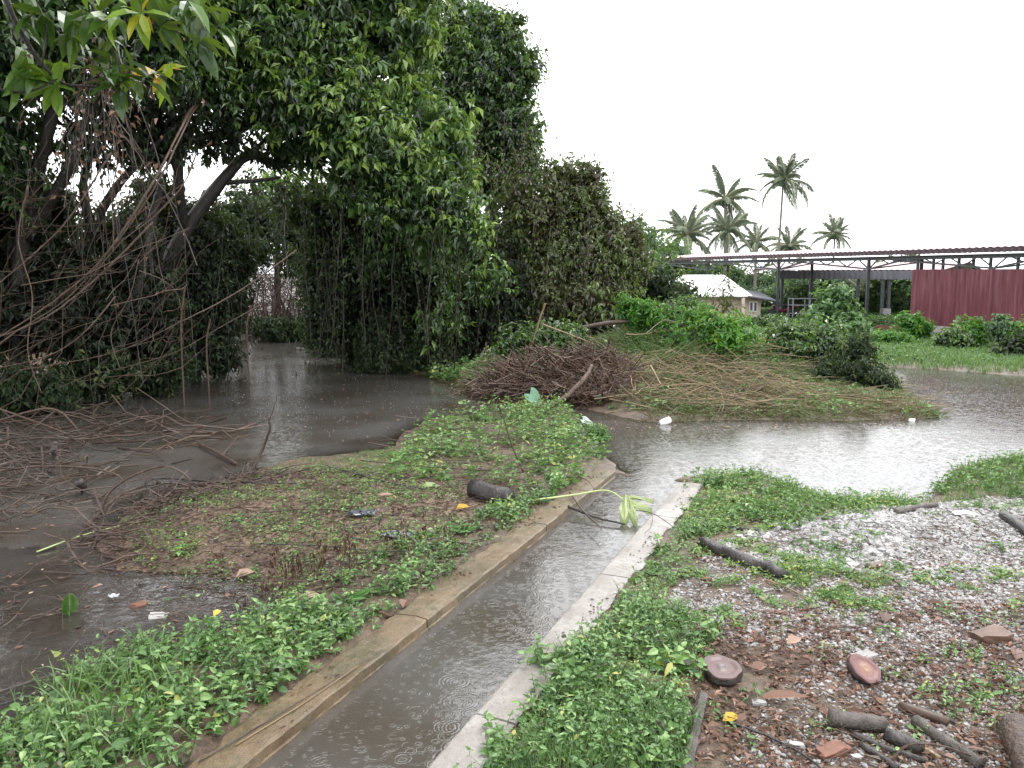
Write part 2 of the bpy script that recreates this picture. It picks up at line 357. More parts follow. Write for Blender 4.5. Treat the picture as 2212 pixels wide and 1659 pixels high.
def m_ground():
    m, nt, o = newmat('wet_soil')
    v = coord(nt, 'Object'); s = attr(nt)
    n1 = noise(nt, 1.1, 8, .62, v); n2 = noise(nt, 7.0, 8, .7, v); n3 = noise(nt, 45, 5, .7, v)
    dark = ramp(nt, [(.3, (.03,.02,.014)), (.5, (.075,.048,.032)), (.7, (.14,.095,.065))], n2)
    sand = ramp(nt, [(.28, (.085,.052,.034)), (.5, (.18,.115,.075)), (.72, (.29,.20,.14))], n2)
    k = mth(nt, 'ADD', s, mth(nt, 'MULTIPLY', mth(nt, 'SUBTRACT', n1, .5), 1.6), True)
    c = mixc(nt, k, dark, sand)
    c = mixc(nt, mth(nt, 'MULTIPLY', ramp(nt, [(.55, (0,0,0)), (.72, (1,1,1))], n3), .4), c, (.33,.26,.21))
    c = mixc(nt, mth(nt, 'MULTIPLY', ramp(nt, [(.5, (0,0,0)), (.68, (1,1,1))], noise(nt, 3.1, 6, .6, v)), .4), c, (.05,.055,.022))
    r = mth(nt, 'ADD', mth(nt, 'MULTIPLY', n2, .6), .12)
    hh = mth(nt, 'ADD', mth(nt, 'MULTIPLY', n2, 1.0), mth(nt, 'MULTIPLY', n3, .35))
    princ(nt, o, c, r, .4, bump(nt, hh, .8, .04)); return m
GROUND = m_ground()

def m_conc(name, tan):
    m, nt, o = newmat(name); v = coord(nt)
    n1 = noise(nt, 1.6, 8, .65, v, .3); n2 = noise(nt, 14, 7, .7, v); n3 = noise(nt, 90, 3, .6, v)
    if tan:
        c = ramp(nt, [(.32, (.048,.031,.016)), (.45, (.105,.066,.031)), (.56, (.16,.108,.056)), (.68, (.22,.175,.12))], mth(nt, 'ADD', mth(nt, 'MULTIPLY', n1, .6), mth(nt, 'MULTIPLY', noise(nt, 6, 8, .75, v, .3), .4)))
        moss = ramp(nt, [(.46, (0,0,0)), (.58, (1,1,1))], noise(nt, 2.7, 8, .72, v, .5))
        c = mixc(nt, mth(nt, 'MULTIPLY', moss, .75), c, ramp(nt, [(.3, (.035,.035,.018)), (.7, (.12,.10,.045))], n2))
    else:
        c = ramp(nt, [(.3, (.17,.145,.125)), (.5, (.27,.245,.225)), (.7, (.38,.36,.345))], n1)
        st = ramp(nt, [(.52, (0,0,0)), (.7, (1,1,1))], noise(nt, 3.3, 8, .7, v, .4))
        c = mixc(nt, mth(nt, 'MULTIPLY', st, .45), c, (.15,.105,.07))
    c = mixc(nt, mth(nt, 'MULTIPLY', ramp(nt, [(.4, (0,0,0)), (.65, (1,1,1))], n2), .3), c, (.13,.10,.07) if tan else (.15,.13,.115))
    hh = mth(nt, 'ADD', n2, mth(nt, 'MULTIPLY', n3, .4))
    c = mixc(nt, mth(nt, 'MULTIPLY', ramp(nt, [(.56, (0,0,0)), (.66, (1,1,1))], noise(nt, 34, 6, .75, v)), .55), c, (.05,.04,.03) if tan else (.10,.085,.07))
    princ(nt, o, c, mth(nt, 'ADD', mth(nt, 'MULTIPLY', n1, .4), .12), .5, bump(nt, hh, .9, .016)); return m
CONC_T = m_conc('mossy_tan_concrete', True); CONC_P = m_conc('pale_wet_concrete', False)

def m_water():
    m, nt, o = newmat('flood_water'); v = coord(nt, 'Object')
    def rings(scale, freq, seed):
        mp = nt.nodes.new('ShaderNodeMapping'); mp.inputs['Location'].default_value = (seed*3.1, seed*1.7, 0); nt.links.new(v, mp.inputs[0])
        vo = nt.nodes.new('ShaderNodeTexVoronoi'); vo.voronoi_dimensions = '2D'; vo.inputs['Scale'].default_value = scale; vo.inputs['Randomness'].default_value = 1
        nt.links.new(mp.outputs[0], vo.inputs['Vector'])
        d = vo.outputs['Distance']
        sep = nt.nodes.new('ShaderNodeSeparateColor'); nt.links.new(vo.outputs['Color'], sep.inputs[0])
        R = mth(nt, 'ADD', mth(nt, 'MULTIPLY', sep.outputs[0], .5), .03)       # ring radius of this drop
        q = mth(nt, 'SUBTRACT', d, R)
        env = mth(nt, 'POWER', 2.718, mth(nt, 'MULTIPLY', mth(nt, 'MULTIPLY', q, q), -90))
        return mth(nt, 'MULTIPLY', mth(nt, 'MULTIPLY', mth(nt, 'SINE', mth(nt, 'MULTIPLY', q, freq)), env), mth(nt, 'SUBTRACT', 1.05, sep.outputs[0]))
    a = mth(nt, 'ADD', rings(4.5, 62, 1), rings(7.5, 50, 2)); a = mth(nt, 'ADD', a, rings(12, 40, 3))
    a = mth(nt, 'ADD', a, mth(nt, 'MULTIPLY', rings(3.0, 80, 5), .8))
    n1 = noise(nt, 22, 3, .55, v); n2 = noise(nt, 2.2, 4, .5, v); n3 = noise(nt, 60, 2, .5, v)
    hgtv = mth(nt, 'ADD', mth(nt, 'MULTIPLY', a, .42), mth(nt, 'ADD', mth(nt, 'ADD', mth(nt, 'MULTIPLY', n1, .85), mth(nt, 'MULTIPLY', noise(nt, 5.5, 3, .5, v), 2.6)), mth(nt, 'ADD', mth(nt, 'MULTIPLY', n2, 1.5), mth(nt, 'MULTIPLY', n3, .22))))
    b = bump(nt, hgtv, .5, .0019)
    fr = nt.nodes.new('ShaderNodeFresnel'); fr.inputs[0].default_value = 1.85; nt.links.new(b, fr.inputs['Normal'])
    gl = nt.nodes.new('ShaderNodeBsdfGlossy'); gl.inputs['Roughness'].default_value = .06; nt.links.new(b, gl.inputs['Normal'])
    di = nt.nodes.new('ShaderNodeBsdfDiffuse'); nt.links.new(ramp(nt, [(.35, (.058,.047,.037)), (.65, (.094,.090,.086))], noise(nt, .7, 4, .5, v)), di.inputs[0])
    tr = nt.nodes.new('ShaderNodeBsdfTransparent'); tr.inputs[0].default_value = (.78,.66,.5,1)
    mx = nt.nodes.new('ShaderNodeMixShader'); nt.links.new(attr(nt), mx.inputs[0]); nt.links.new(tr.outputs[0], mx.inputs[1]); nt.links.new(di.outputs[0], mx.inputs[2])
    fx = nt.nodes.new('ShaderNodeMixShader'); nt.links.new(fr.outputs[0], fx.inputs[0]); nt.links.new(mx.outputs[0], fx.inputs[1]); nt.links.new(gl.outputs[0], fx.inputs[2])
    nt.links.new(fx.outputs[0], o.inputs[0]); return m
WATER = m_water()

# ------------------------------------------------------------------ ground and water sheets
ang = np.unique(np.concatenate([np.radians(np.linspace(-44, 44, 640)), np.radians(np.linspace(44, 316, 90))]))
rad = np.concatenate([[.4], np.geomspace(1.2, 60, 360), np.geomspace(62, 2400, 40)])
RR, AA = np.meshgrid(rad, ang, indexing='ij'); GX = RR*np.sin(AA); GY = RR*np.cos(AA)
GZ = hgt(GX, GY)
nr_, na_ = GX.shape
idx = np.arange(nr_*na_).reshape(nr_, na_)
q = np.stack([idx[:-1, :-1], idx[:-1, 1:], idx[1:, 1:], idx[1:, :-1]], -1).reshape(-1, 4)
SANDY = [Gs([(330,1110),(560,1040),(900,1010),(1000,1100),(960,1190),(700,1220),(420,1200),(300,1170)]), Gs([(-200,1240),(560,1240),(600,1330),(300,1420),(-200,1500)])]
def sandy(X, Y):
    s = np.where(Y > 13.5, -.35, .22)
    s = np.maximum(s, np.clip(.62 + sdist(SANDY[0], X, Y)/.9, 0, .8)); s = np.maximum(s, np.clip(.42 + sdist(SANDY[1], X, Y)/1.2, 0, .5))
    return s
B = Buf(); fl = np.stack([GX, GY, GZ], -1).reshape(-1, 3)
cen = np.array([[0, 0, .1]])
B.add(np.vstack([fl, cen]), [q, np.stack([idx[0, :-1], np.full(na_-1, nr_*na_), idx[0, 1:]], 1)], np.append(sandy(GX, GY).ravel(), .2))
tag(obj('ground', B, GROUND, base=(0, 0, 0), smooth=True), 'wet brown soil and sandy earth under the flood', 'ground', kind='structure')
wet = (GZ.ravel() < .06); wet[RR.ravel() > 400] = False
qq = q[wet[q].any(1)]
used = np.unique(qq); mp_ = np.zeros(nr_*na_, int); mp_[used] = np.arange(len(used))
B = Buf(); W_ = fl[used].copy(); dep = np.clip(-W_[:, 2], 0, 1); W_[:, 2] = 0
_t = (W_[:, 0]-D0[0])*DD[0]+(W_[:, 1]-D0[1])*DD[1]; _s = (W_[:, 0]-D0[0])*DN[0]+(W_[:, 1]-D0[1])*DN[1]
dep = np.where((_s > -.25) & (_s < SW+.25) & (_t < 7.3), .6, dep)
B.add(W_, mp_[qq], np.clip(.12 + 1-np.exp(-dep/.09), 0, .97))
tag(obj('water', B, WATER, base=(0, 0, 0), smooth=True), 'murky brown flood water pitted by rain', 'water', kind='structure')

# ------------------------------------------------------------------ drain walls
def drain_wall(s0, s1, tend, mat, label, ledge, joints):
    B = Buf(); ts = np.unique(np.concatenate([np.linspace(-10, tend, 420)]+[[j_-.009, j_-.007, j_+.007, j_+.009] for j_ in joints])); n = len(ts); gro = np.zeros(n)
    for j_ in joints: gro[np.abs(ts-j_) < .0075] = .016
    w = lambda a, k: a*np.sin(ts*3.1+k)*.4 + a*(np.interp(ts, np.linspace(-10, 8, 160), rng.normal(size=160))*.5+rng.normal(size=n)*.12)
    prof = [(s0, -.5), (s0, .012), (s0 - ledge, .020), (s0-ledge, CURB-.008), (s0-ledge-.014*np.sign(s0-s1), CURB), (s0*.66+s1*.34, CURB+.004), (s0*.33+s1*.67, CURB+.001), (s1-.01*np.sign(s1-s0), CURB-.004), (s1, CURB-.012), (s1, -.4)]
    rows = []
    for k, (s, z) in enumerate(prof):
        ss = s + (w(.006, k) if k < 5 else w(.03, 9) if k > 6 else w(.01, k)) + np.sign(s1-s0)*gro*(1 if 1 < k < 5 else 0); zz = z + (w(.006, k+2)-gro if 2 < k < 9 else 0)
        p = D0[None]+DD[None]*ts[:, None]+DN[None]*(np.zeros(n)+ss)[:, None]
        rows.append(np.column_stack([p, np.zeros(n)+zz]))
    V = np.stack(rows, 1); m = len(prof); i = (np.arange(n-1)[:, None]*m+np.arange(m-1)[None])[..., None]
    qd = (i + np.array([0, 1, m+1, m])).reshape(-1, 4)
    if s1 > s0: qd = qd[:, ::-1]
    cap = np.array([[(n-1)*m+j for j in range(m)]])
    B.add(V.reshape(-1, 3), [qd, cap if s1 < s0 else cap[:, ::-1]])
    o = obj('drain_wall', B, mat, base=dr(0, s1, 0)); tag(o, label, 'drain wall'); return o
drain_wall(0, -.275, TEND_L, CONC_T, 'tan moss stained concrete drain wall with exposed inner face', .004, (-3.1, -.4, 1.9, 4.45, 5.9))
drain_wall(SW, SW+.27, TEND_R, CONC_P, 'pale bare concrete drain wall beside the gravel and weeds', -.0, (-2.2, .8, 3.3, 5.2))
# silt line left on the stained wall
# ------------------------------------------------------------------ scattering
def in_any(polys, X, Y):
    r = np.zeros(X.shape, bool)
    for P in polys: r |= inside(P, X, Y)
    return r
def scatter(poly, n, cond=None, jit=None):
    P = Gs(poly) if not isinstance(poly, np.ndarray) else poly
    lo, hi = P.min(0), P.max(0); A = 0; out = np.zeros((0, 2))
    while len(out) < n:
        c = rng.uniform(lo, hi, (max(n*2, 200), 2)); c = c[inside(P, c[:, 0], c[:, 1])]
        if cond is not None: c = c[cond(c[:, 0], c[:, 1])]
        out = np.vstack([out, c]); A += 1
        if A > 60: break
    out = out[:n]; z = hgt(out[:, 0], out[:, 1])
    return np.column_stack([out, z])
def patchy(th, s=1.0, ox=0.0):
    return lambda X, Y: (wob(X*s+ox, Y*s-ox, 1.3) + .5*(rng.random(X.shape)-.5)) > th
def off_curb(X, Y, marg=-.035):
    t = (X-D0[0])*DD[0]+(Y-D0[1])*DD[1]; s = (X-D0[0])*DN[0]+(Y-D0[1])*DN[1]
    return ~((s > -.275+marg) & (s < SW+.27-marg) & (t < 7))
def weeds(Bl, Bs, P, hmin, hmax, L, hue, hi=True, pairs=4, stem=True):
    n = len(P)
    if n == 0: return
    hh = rng.uniform(hmin, hmax, n); lean = rng.normal(size=(n, 2))*.35
    top = np.column_stack([P[:, 0]+lean[:, 0]*hh, P[:, 1]+lean[:, 1]*hh, P[:, 2]+hh])
    if stem: tubes(Bs, np.stack([P-[0, 0, .02], (P+top)/2+rng.normal(size=(n, 3))*.006, top], 1), np.array([[.0022, .002, .0014]]), 3, rng.random(n))
    sz = rng.uniform(.6, 1.35, n); az0 = rng.uniform(0, 2*PI, n); rt = rng.choice([.34, .5, .58, .7], n); hu = np.clip(hue+.3*(rng.random(n)-.5)+.2*wob(P[:, 0], P[:, 1], 2.), 0, 1)
    for j in range(pairs):
        u = (j+.6)/pairs
        b = P+(top-P)*u
        for sgn in (0, PI):
            az = az0+j*PI/2+sgn+rng.normal(size=n)*.35; el = rng.normal(size=n)*.3+.25*(u)+.05
            d = np.stack([np.cos(az)*np.cos(el), np.sin(az)*np.cos(el), np.sin(el)], 1)
            l = L*(1.15-.5*u)*rng.uniform(.45, 1.4, n)*sz; 
            keep = rng.random(n) < .88
            leaves(Bl, b[keep], d[keep], np.array([0, 0, 1.])+.45*rng.normal(size=(keep.sum(), 3)), l[keep], l[keep]*rt[keep], np.clip(hu[keep]-.5*(rng.random(keep.sum()) < .08)+.5*(rng.random(keep.sum())-.5)+.2*(u-.5), 0, 1), fold=.16, droop=.25, hi=hi)

both = lambda *fs: (lambda X, Y: np.logical_and.reduce([f(X, Y) for f in fs]))
WL, WS = Buf(), Buf()
weeds(WL, WS, scatter([(-260,1800),(-200,1640),(0,1575),(130,1450),(300,1405),(480,1372),(600,1325),(700,1330),(750,1390),(640,1490),(430,1640),(330,1800)], 760, both(off_curb, patchy(-.4, 1.3))), .05, .24, .062, .56, pairs=4)
weeds(WL, WS, scatter([(600,1310),(740,1260),(900,1180),(1060,1120),(1180,1080),(1240,1080),(1060,1185),(900,1310),(760,1400),(660,1400)], 520, both(off_curb, patchy(-.15))), .04, .14, .048, .5, pairs=3)
weeds(WL, WS, scatter([(850,1010),(930,920),(1060,892),(1230,890),(1310,985),(1280,1030),(1200,1085),(1060,1075),(850,1060)], 800, both(off_curb, patchy(-.12, 1.2))), .06, .38, .085, .62, pairs=4, hi=False)
weeds(WL, WS, scatter([(260,1130),(560,1030),(850,985),(1000,1050),(1000,1200),(700,1280),(560,1300),(300,1235)], 3800, both(off_curb, patchy(-.2, 1.3))), .02, .07, .034, .62, pairs=2, hi=False, stem=False)
weeds(WL, WS, scatter([(1000,1700),(1170,1470),(1300,1325),(1430,1180),(1470,1130),(1560,1165),(1500,1240),(1420,1330),(1560,1390),(1520,1500),(1450,1700)], 560, both(off_curb, patchy(-.02, 1.3))), .04, .19, .052, .56, pairs=4)
weeds(WL, WS, scatter([(1000,1700),(1170,1470),(1300,1325),(1430,1180),(1470,1130),(1560,1165),(1500,1240),(1420,1330),(1560,1390),(1520,1500),(1450,1700)], 2000, both(off_curb, patchy(-.15, 1.6))), .02, .07, .03, .66, pairs=2, stem=False)
weeds(WL, WS, scatter([(1470,1130),(1500,1040),(1640,1024),(1720,1060),(1800,1085),(1960,1090),(1980,1110),(1800,1150),(1620,1185),(1500,1175)], 700, both(off_curb, patchy(-.2))), .05, .18, .06, .6, pairs=3, hi=False)
weeds(WL, WS, scatter([(1470,1130),(1500,1040),(1640,1024),(1720,1060),(1800,1085),(1960,1090),(1980,1110),(1800,1150),(1620,1185),(1500,1175)], 1500, both(off_curb, patchy(-.15, 1.6))), .02, .08, .04, .72, pairs=2, hi=False, stem=False)
weeds(WL, WS, scatter([(1390,1330),(1500,1200),(1640,1190),(1760,1240),(2620,1290),(2620,1350),(1900,1350),(1700,1345),(1560,1400)], 2200, both(off_curb, patchy(.15, 1.5))), .02, .07, .036, .7, pairs=2, hi=False, stem=False)
weeds(WL, WS, scatter([(1960,1095),(2060,1030),(2212,1000),(2620,995),(2620,1105),(2100,1100)], 1170, patchy(-.3)), .06, .22, .06, .55, pairs=3, hi=False)
weeds(WL, WS, scatter([(1560,1165),(1960,1115),(2620,1110),(2620,1290),(1700,1250)], 675, patchy(.35, 1.2)), .03, .09, .045, .6, pairs=2, hi=False)
weeds(WL, WS, scatter([(1500,1390),(1750,1350),(2620,1350),(2620,1660),(1500,1700)], 546, patchy(.25, 1.1, 3)), .02, .07, .036, .6, pairs=2)
weeds(WL, WS, scatter([(0,1300),(300,1240),(560,1240),(640,1300),(400,1390),(100,1460)], 60, patchy(.25)), .02, .07, .045, .55, pairs=2)
weeds(WL, WS, scatter([(0,1110),(0,880),(200,890),(260,950),(180,1010)], 120, patchy(0)), .05, .2, .06, .55, pairs=3, hi=False)
PENW = np.array([(-2.3,21.6),(-.5,17.9),(.2,17.0),(1.2,16.3),(2.6,15.3),(4,15.0),(7.9,15.3),(8.5,17.5),(8,20),(5.8,21.5),(1.5,21.8)])
weeds(WL, WS, scatter(PENW, 2000, both(lambda X, Y: hgt(X, Y) > 0, patchy(-.1, 1.1))), .04, .22, .10, .5, pairs=3, hi=False)
weeds(WL, WS, scatter(np.array([(-2.4,22),(-1,18.3),(.6,17.2),(1.2,18.8),(3,19.2),(1,21)]), 420, lambda X, Y: hgt(X, Y) > 0), .1, .4, .15, .6, pairs=4, hi=False)
def along(n, t0, t1, s0, s1):
    t_, s_ = rng.uniform(t0, t1, n), rng.uniform(s0, s1, n); P = D0+DD*t_[:, None]+DN*s_[:, None]; return np.column_stack([P, hgt(P[:, 0], P[:, 1])])
weeds(WL, WS, scatter([(980,1720),(1100,1540),(1180,1500),(1320,1480),(1440,1540),(1500,1620),(1490,1720)], 330, both(off_curb, patchy(-.3))), .04, .15, .05, .45, pairs=4)
weeds(WL, WS, along(300, -.5, 6.8, -.75, -.29), .03, .12, .045, .5, pairs=3)
weeds(WL, WS, along(90, .3, 2.2, SW+.2, SW+.45), .06, .16, .055, .5, pairs=4)
weeds(WL, WS, along(70, -1.5, .6, SW+.12, SW+.4), .04, .12, .05, .45, pairs=3)
o = obj('weeds', WL, [WEED], base=(0, 0, 0)); tag(o, 'low wet green weeds covering both banks of the drain', 'weeds', kind='stuff')
st_ = obj('weed_stems', WS, [GRASS], parent=o)

GB = Buf()
def grass(poly, n, lmin, lmax, w, hue, bend=.5, cond=None, flat=0.0, Bx=None):
    P = scatter(poly, n, cond); n = len(P)
    az = rng.uniform(0, 2*PI, n); tl = np.abs(rng.normal(size=n))*.35+flat
    d = np.stack([np.cos(az)*np.sin(tl), np.sin(az)*np.sin(tl), np.cos(tl)], 1)
    blades(Bx or GB, P-[0, 0, .01], d, rng.uniform(lmin, lmax, n), w, rng.uniform(.1, bend, n), np.clip(hue+.3*(rng.random(n)-.5)+.2*wob(P[:, 0], P[:, 1], 1.5), 0, 1))
grass([(980,1720),(1100,1540),(1180,1500),(1320,1480),(1440,1540),(1500,1620),(1490,1720)], 3600, .05, .18, .0045, .5, cond=both(off_curb, patchy(-.2, 1.3)))
grass([(-60,1700),(0,1600),(130,1470),(330,1420),(420,1500),(330,1700)], 420, .12, .36, .010, .65, bend=.9, cond=both(off_curb, patchy(-.3)))
grass([(1250,1420),(1330,1330),(1480,1330),(1560,1400),(1480,1480)], 1500, .04, .12, .005, .55, cond=both(off_curb, patchy(.0)))
grass([(1700,1062),(1800,1084),(1940,1090),(2020,1086),(2075,1017),(2212,1000),(2350,995),(2350,1090),(2000,1105),(1800,1110),(1690,1090)], 3600, .04, .17, .007, .55, cond=patchy(-.4))
grass([(1660,1250),(1800,1260),(2100,1300),(2212,1340),(1900,1340),(1700,1320)], 1800, .03, .09, .005, .55, cond=patchy(.1, 1.5))
grass([(560,1012),(840,968),(880,1000),(860,1040),(640,1040)], 1300, .02, .06, .006, .5, cond=patchy(.0, 1.4))
grass([(1870,745),(1893,792),(2000,797),(2230,812),(2500,820),(2500,780),(2212,770),(1990,740)], 12000, .08, .28, .022, .55, cond=patchy(-.8, .5))
tag(obj('grass', GB, GRASS, base=(0, 0, 0)), 'bright green grass tufts on the wet banks', 'grass', kind='stuff')

# far lawn of creeping leaves behind the flood
LB = Buf()
P = scatter(np.array([(8,24.5),(16,23),(30,22),(36,30),(34,70),(6,70),(5,40),(5,28)]), 15000, lambda X, Y: (sdist(POLY_B, X, Y) > .3))
n = len(P); hgtl = .0+.05*np.clip(wob(P[:, 0], P[:, 1], .35)+.4, 0, 1.4)
shoots(LB, P+np.column_stack([0*hgtl, 0*hgtl, hgtl*rng.random(n)]), np.tile([0, 0, 1.], (n, 1)), 7, .17, np.clip(.5+.35*wob(P[:, 0], P[:, 1], .6), 0, 1), droop=.35, slen=.10, ratio=.7)
tag(obj('creeping_ground_cover', LB, leafmat('creeper_leaf', [(0, (.02,.05,.018)), (.5, (.05,.125,.035)), (1, (.11,.22,.05))], tr=.3), base=(0, 0, 0)), 'creeping green ground cover in front of the red shed', 'ground cover', kind='stuff')

# ------------------------------------------------------------------ gravel
_ico = None
def stone_batch(B, P, S, flat=.5, rnd=None):
    t = (1+5**.5)/2
    v = nrm(np.array([(-1,t,0),(1,t,0),(-1,-t,0),(1,-t,0),(0,-1,t),(0,1,t),(0,-1,-t),(0,1,-t),(t,0,-1),(t,0,1),(-t,0,-1),(-t,0,1)], float))
    f = np.array([(0,11,5),(0,5,1),(0,1,7),(0,7,10),(0,10,11),(1,5,9),(5,11,4),(11,10,2),(10,7,6),(7,1,8),(3,9,4),(3,4,2),(3,2,6),(3,6,8),(3,8,9),(4,9,5),(2,4,11),(6,2,10),(8,6,7),(9,8,1)])
    n = len(P); V = v[None]*rng.uniform(.65, 1.25, (n, 12, 1))*np.stack([rng.uniform(.7, 1.3, n), rng.uniform(.6, 1.1, n), np.full(n, flat)*rng.uniform(.6, 1.3, n)], 1)[:, None]
    az = rng.uniform(0, 2*PI, n); tl = rng.normal(size=n)*.3
    c, s = np.cos(az)[:, None], np.sin(az)[:, None]; ct, stt = np.cos(tl)[:, None], np.sin(tl)[:, None]
    x, y, z = V[..., 0], V[..., 1], V[..., 2]; y, z = y*ct-z*stt, y*stt+z*ct; x, y = x*c-y*s, x*s+y*c
    V = np.stack([x, y, z], -1)*S[:, None, None]+P[:, None]
    B.add(V.reshape(-1, 3), (np.arange(n)[:, None, None]*12+f[None]).reshape(-1, 3), np.repeat(rng.random(n) if rnd is None else rnd, 12))
SB = Buf()
def gravel(poly, n, smin, smax, hue, cond=None, hv=.5):
    P = scatter(poly, n, cond); n = len(P); s = smin*(smax/smin)**(rng.random(n)**2.2)
    stone_batch(SB, P+[0, 0, .003], s, .6, np.clip(hue+hv*(rng.random(n)-.5), 0, 1))
gravel([(1860,1130),(1990,1106),(2110,1092),(2620,1095),(2620,1300),(2000,1290),(1760,1245),(1660,1200)], 14250, .009, .042, .42, patchy(-.55))
gravel([(1520,1180),(1700,1150),(1960,1115),(1960,1260),(1640,1250)], 2600, .010, .06, .52, patchy(-.15))
gravel([(1560,1700),(1640,1560),(1800,1430),(2000,1380),(2620,1380),(2620,1700)], 12000, .005, .022, .5, patchy(-.6))
gravel([(1400,1340),(1700,1290),(2620,1300),(2620,1400),(1600,1430)], 8400, .005, .022, .5, patchy(-.4))
gravel([(1420,1340),(1560,1180),(1900,1130),(2620,1250),(2620,1430),(1600,1450)], 15399, .006, .028, .5, patchy(-.35, 1.2))
gravel([(260,1130),(560,1030),(1000,1050),(1000,1200),(600,1300)], 900, .006, .018, .35, off_curb)
tag(obj('gravel', SB, GRAVEL, base=(0, 0, 0)), 'pale grey wet gravel spread over the right bank', 'gravel', kind='stuff')

# litter: dry leaves, chips and twigs lying about
LT = Buf()
def litter(poly, n, L, hue, cond=None):
    P = scatter(poly, n, cond); n = len(P); az = rng.uniform(0, 2*PI, n); el = rng.normal(size=n)*.18
    d = np.stack([np.cos(az)*np.cos(el), np.sin(az)*np.cos(el), np.sin(el)], 1); l = L*rng.uniform(.5, 1.5, n)
    leaves(LT, P+[0, 0, .012], d, np.array([0, 0, 1.])+.3*rng.normal(size=(n, 3)), l, l*rng.uniform(.2, .6, n), np.clip(hue+.5*(rng.random(n)-.5), 0, 1), fold=.2, droop=rng.random()*.2)
litter([(1500,1400),(1700,1330),(2620,1340),(2620,1700),(1500,1700)], 6200, .05, .5, patchy(-.5))
litter([(1500,1180),(2620,1270),(2620,1360),(1500,1420)], 1680, .045, .5, patchy(-.2))
litter([(200,1240),(330,1080),(600,1030),(1000,1050),(1200,1080),(900,1290),(600,1310)], 5500, .045, .3, both(off_curb, patchy(-.6)))
litter([(0,1260),(560,1240),(600,1330),(0,1560)], 700, .06, .35)
litter([(850,1010),(930,920),(1230,890),(1290,1010),(1100,1080)], 800, .06, .45, off_curb)
litter([(1560,1420),(1800,1380),(2620,1380),(2620,1700),(1560,1700)], 240, .085, .3, patchy(-.5))
def curb_litter(n, L, hue, t0, t1, s0, s1):
    t_, s_ = rng.uniform(t0, t1, n), rng.uniform(s0, s1, n); k = wob(t_*1.3, s_*2, 1.5) > .05; t_, s_ = t_[k], s_[k]; n = len(t_)
    P = np.column_stack([D0+DD*t_[:, None]+DN*s_[:, None], np.full(n, CURB+.006)]); az = rng.uniform(0, 2*PI, n); d = np.column_stack([np.cos(az), np.sin(az), rng.normal(size=n)*.1])
    l = L*rng.uniform(.4, 1.6, n); leaves(LT, P, d, np.array([0,0,1.])+.3*rng.normal(size=(n, 3)), l, l*.35, np.clip(hue+.4*(rng.random(n)-.5), 0, 1))
curb_litter(700, .03, .1, 1.5, 6.9, -.27, -.10); curb_litter(160, .03, .2, -1, 1.5, -.27, -.02); curb_litter(200, .03, .2, 2, 6.7, SW+.12, SW+.27)
for k_ in range(2): litter([(200,1240),(330,1080),(600,1030),(1000,1050),(1200,1080),(900,1290),(600,1310)], 4200, .028, .02, both(off_curb, patchy(.0, 1.1, 2.5*k_)))
tag(obj('leaf_litter', LT, DRYL, base=(0, 0, 0)), 'brown dead leaves and bark chips scattered on the soil', 'leaf litter', kind='stuff')
TB = Buf()
def twigs(poly, n, Lr, r, cond=None, zup=.03, B=None):
    P = scatter(poly, n, cond); n = len(P)
    sticks(B or TB, np.column_stack([P[:, :2], np.maximum(P[:, 2], 0)+rng.uniform(.003, zup, n)]), rng.uniform(*Lr, n), rng.normal(size=n)*.9, rng.normal(size=n)*.06, r*rng.uniform(.5, 1.5, n), 4, 5, .07)
twigs([(1500,1380),(2620,1340),(2620,1700),(1560,1700)], 420, (.1, .5), .003)
twigs([(1500,1130),(2620,1200),(2620,1360),(1450,1400)], 160, (.1, .5), .004)
twigs([(200,1240),(330,1060),(600,1020),(1000,1050),(1200,1070),(900,1290),(600,1310)], 640, (.12, .8), .0045, off_curb)
twigs([(0,1250),(560,1240),(600,1320),(0,1540)], 120, (.15, .6), .003)
twigs([(850,1010),(930,920),(1230,890),(1290,1010),(1100,1080)], 160, (.3, 1.1), .005, off_curb, .2)
tag(obj('fallen_twigs', TB, TWIG, base=(0, 0, 0)), 'thin brown twigs strewn over both banks', 'twigs', kind='stuff')

WP = [(Gs([(560,760),(780,800),(1060,870),(1040,885),(880,930),(700,960),(480,900),(520,800)]), 520, .004, .010), (Gs([(1930,800),(2212,815),(2400,830),(2400,930),(2030,905)]), 520, .005, .011), (Gs([(1290,930),(1960,915),(2212,950),(2000,1060),(1760,1050),(1500,1020),(1340,1010)]), 160, .003, .006)]
B = Buf()
for P_, n_, r0_, r1_ in WP:
    q_ = scatter(P_, n_, lambda X, Y: hgt(X, Y) < -.05); q_[:, 2] = .006
    stone_batch(B, q_, rng.uniform(r0_, r1_, len(q_)), .9, np.full(len(q_), .5))
tag(obj('rain_splashes', B, leafmat('splash_water', [(0, (.16,.165,.17)), (1, (.30,.31,.32))], rough=.1, tr=.3, trc=(.7,.72,.75)), base=(0, 0, 0)), 'tiny pale rain splashes standing on the flood water', 'rain splashes', kind='stuff')
FB = Buf()
for P_, n_ in [(Gs([(560,760),(780,800),(1060,870),(880,930),(640,985),(480,1000),(300,960),(330,850)]), 420), (Gs([(0,1110),(560,1010),(600,1340),(0,1560)]), 170), (Gs([(940,800),(1240,885),(1240,900),(1060,885),(930,830)]), 500), (Gs([(1290,900),(1960,905),(2000,925),(1300,930)]), 260)]:
    q_ = scatter(P_, n_, lambda X, Y: hgt(X, Y) < 0); n_ = len(q_); q_[:, 2] = .005; az = rng.uniform(0, 2*PI, n_); l_ = rng.uniform(.02, .09, n_)
    leaves(FB, q_, np.column_stack([np.cos(az), np.sin(az), 0*az]), np.array([0,0,1.])+.1*rng.normal(size=(n_, 3)), l_, l_*rng.uniform(.15, .6, n_), rng.random(n_), fold=.1, droop=.02)
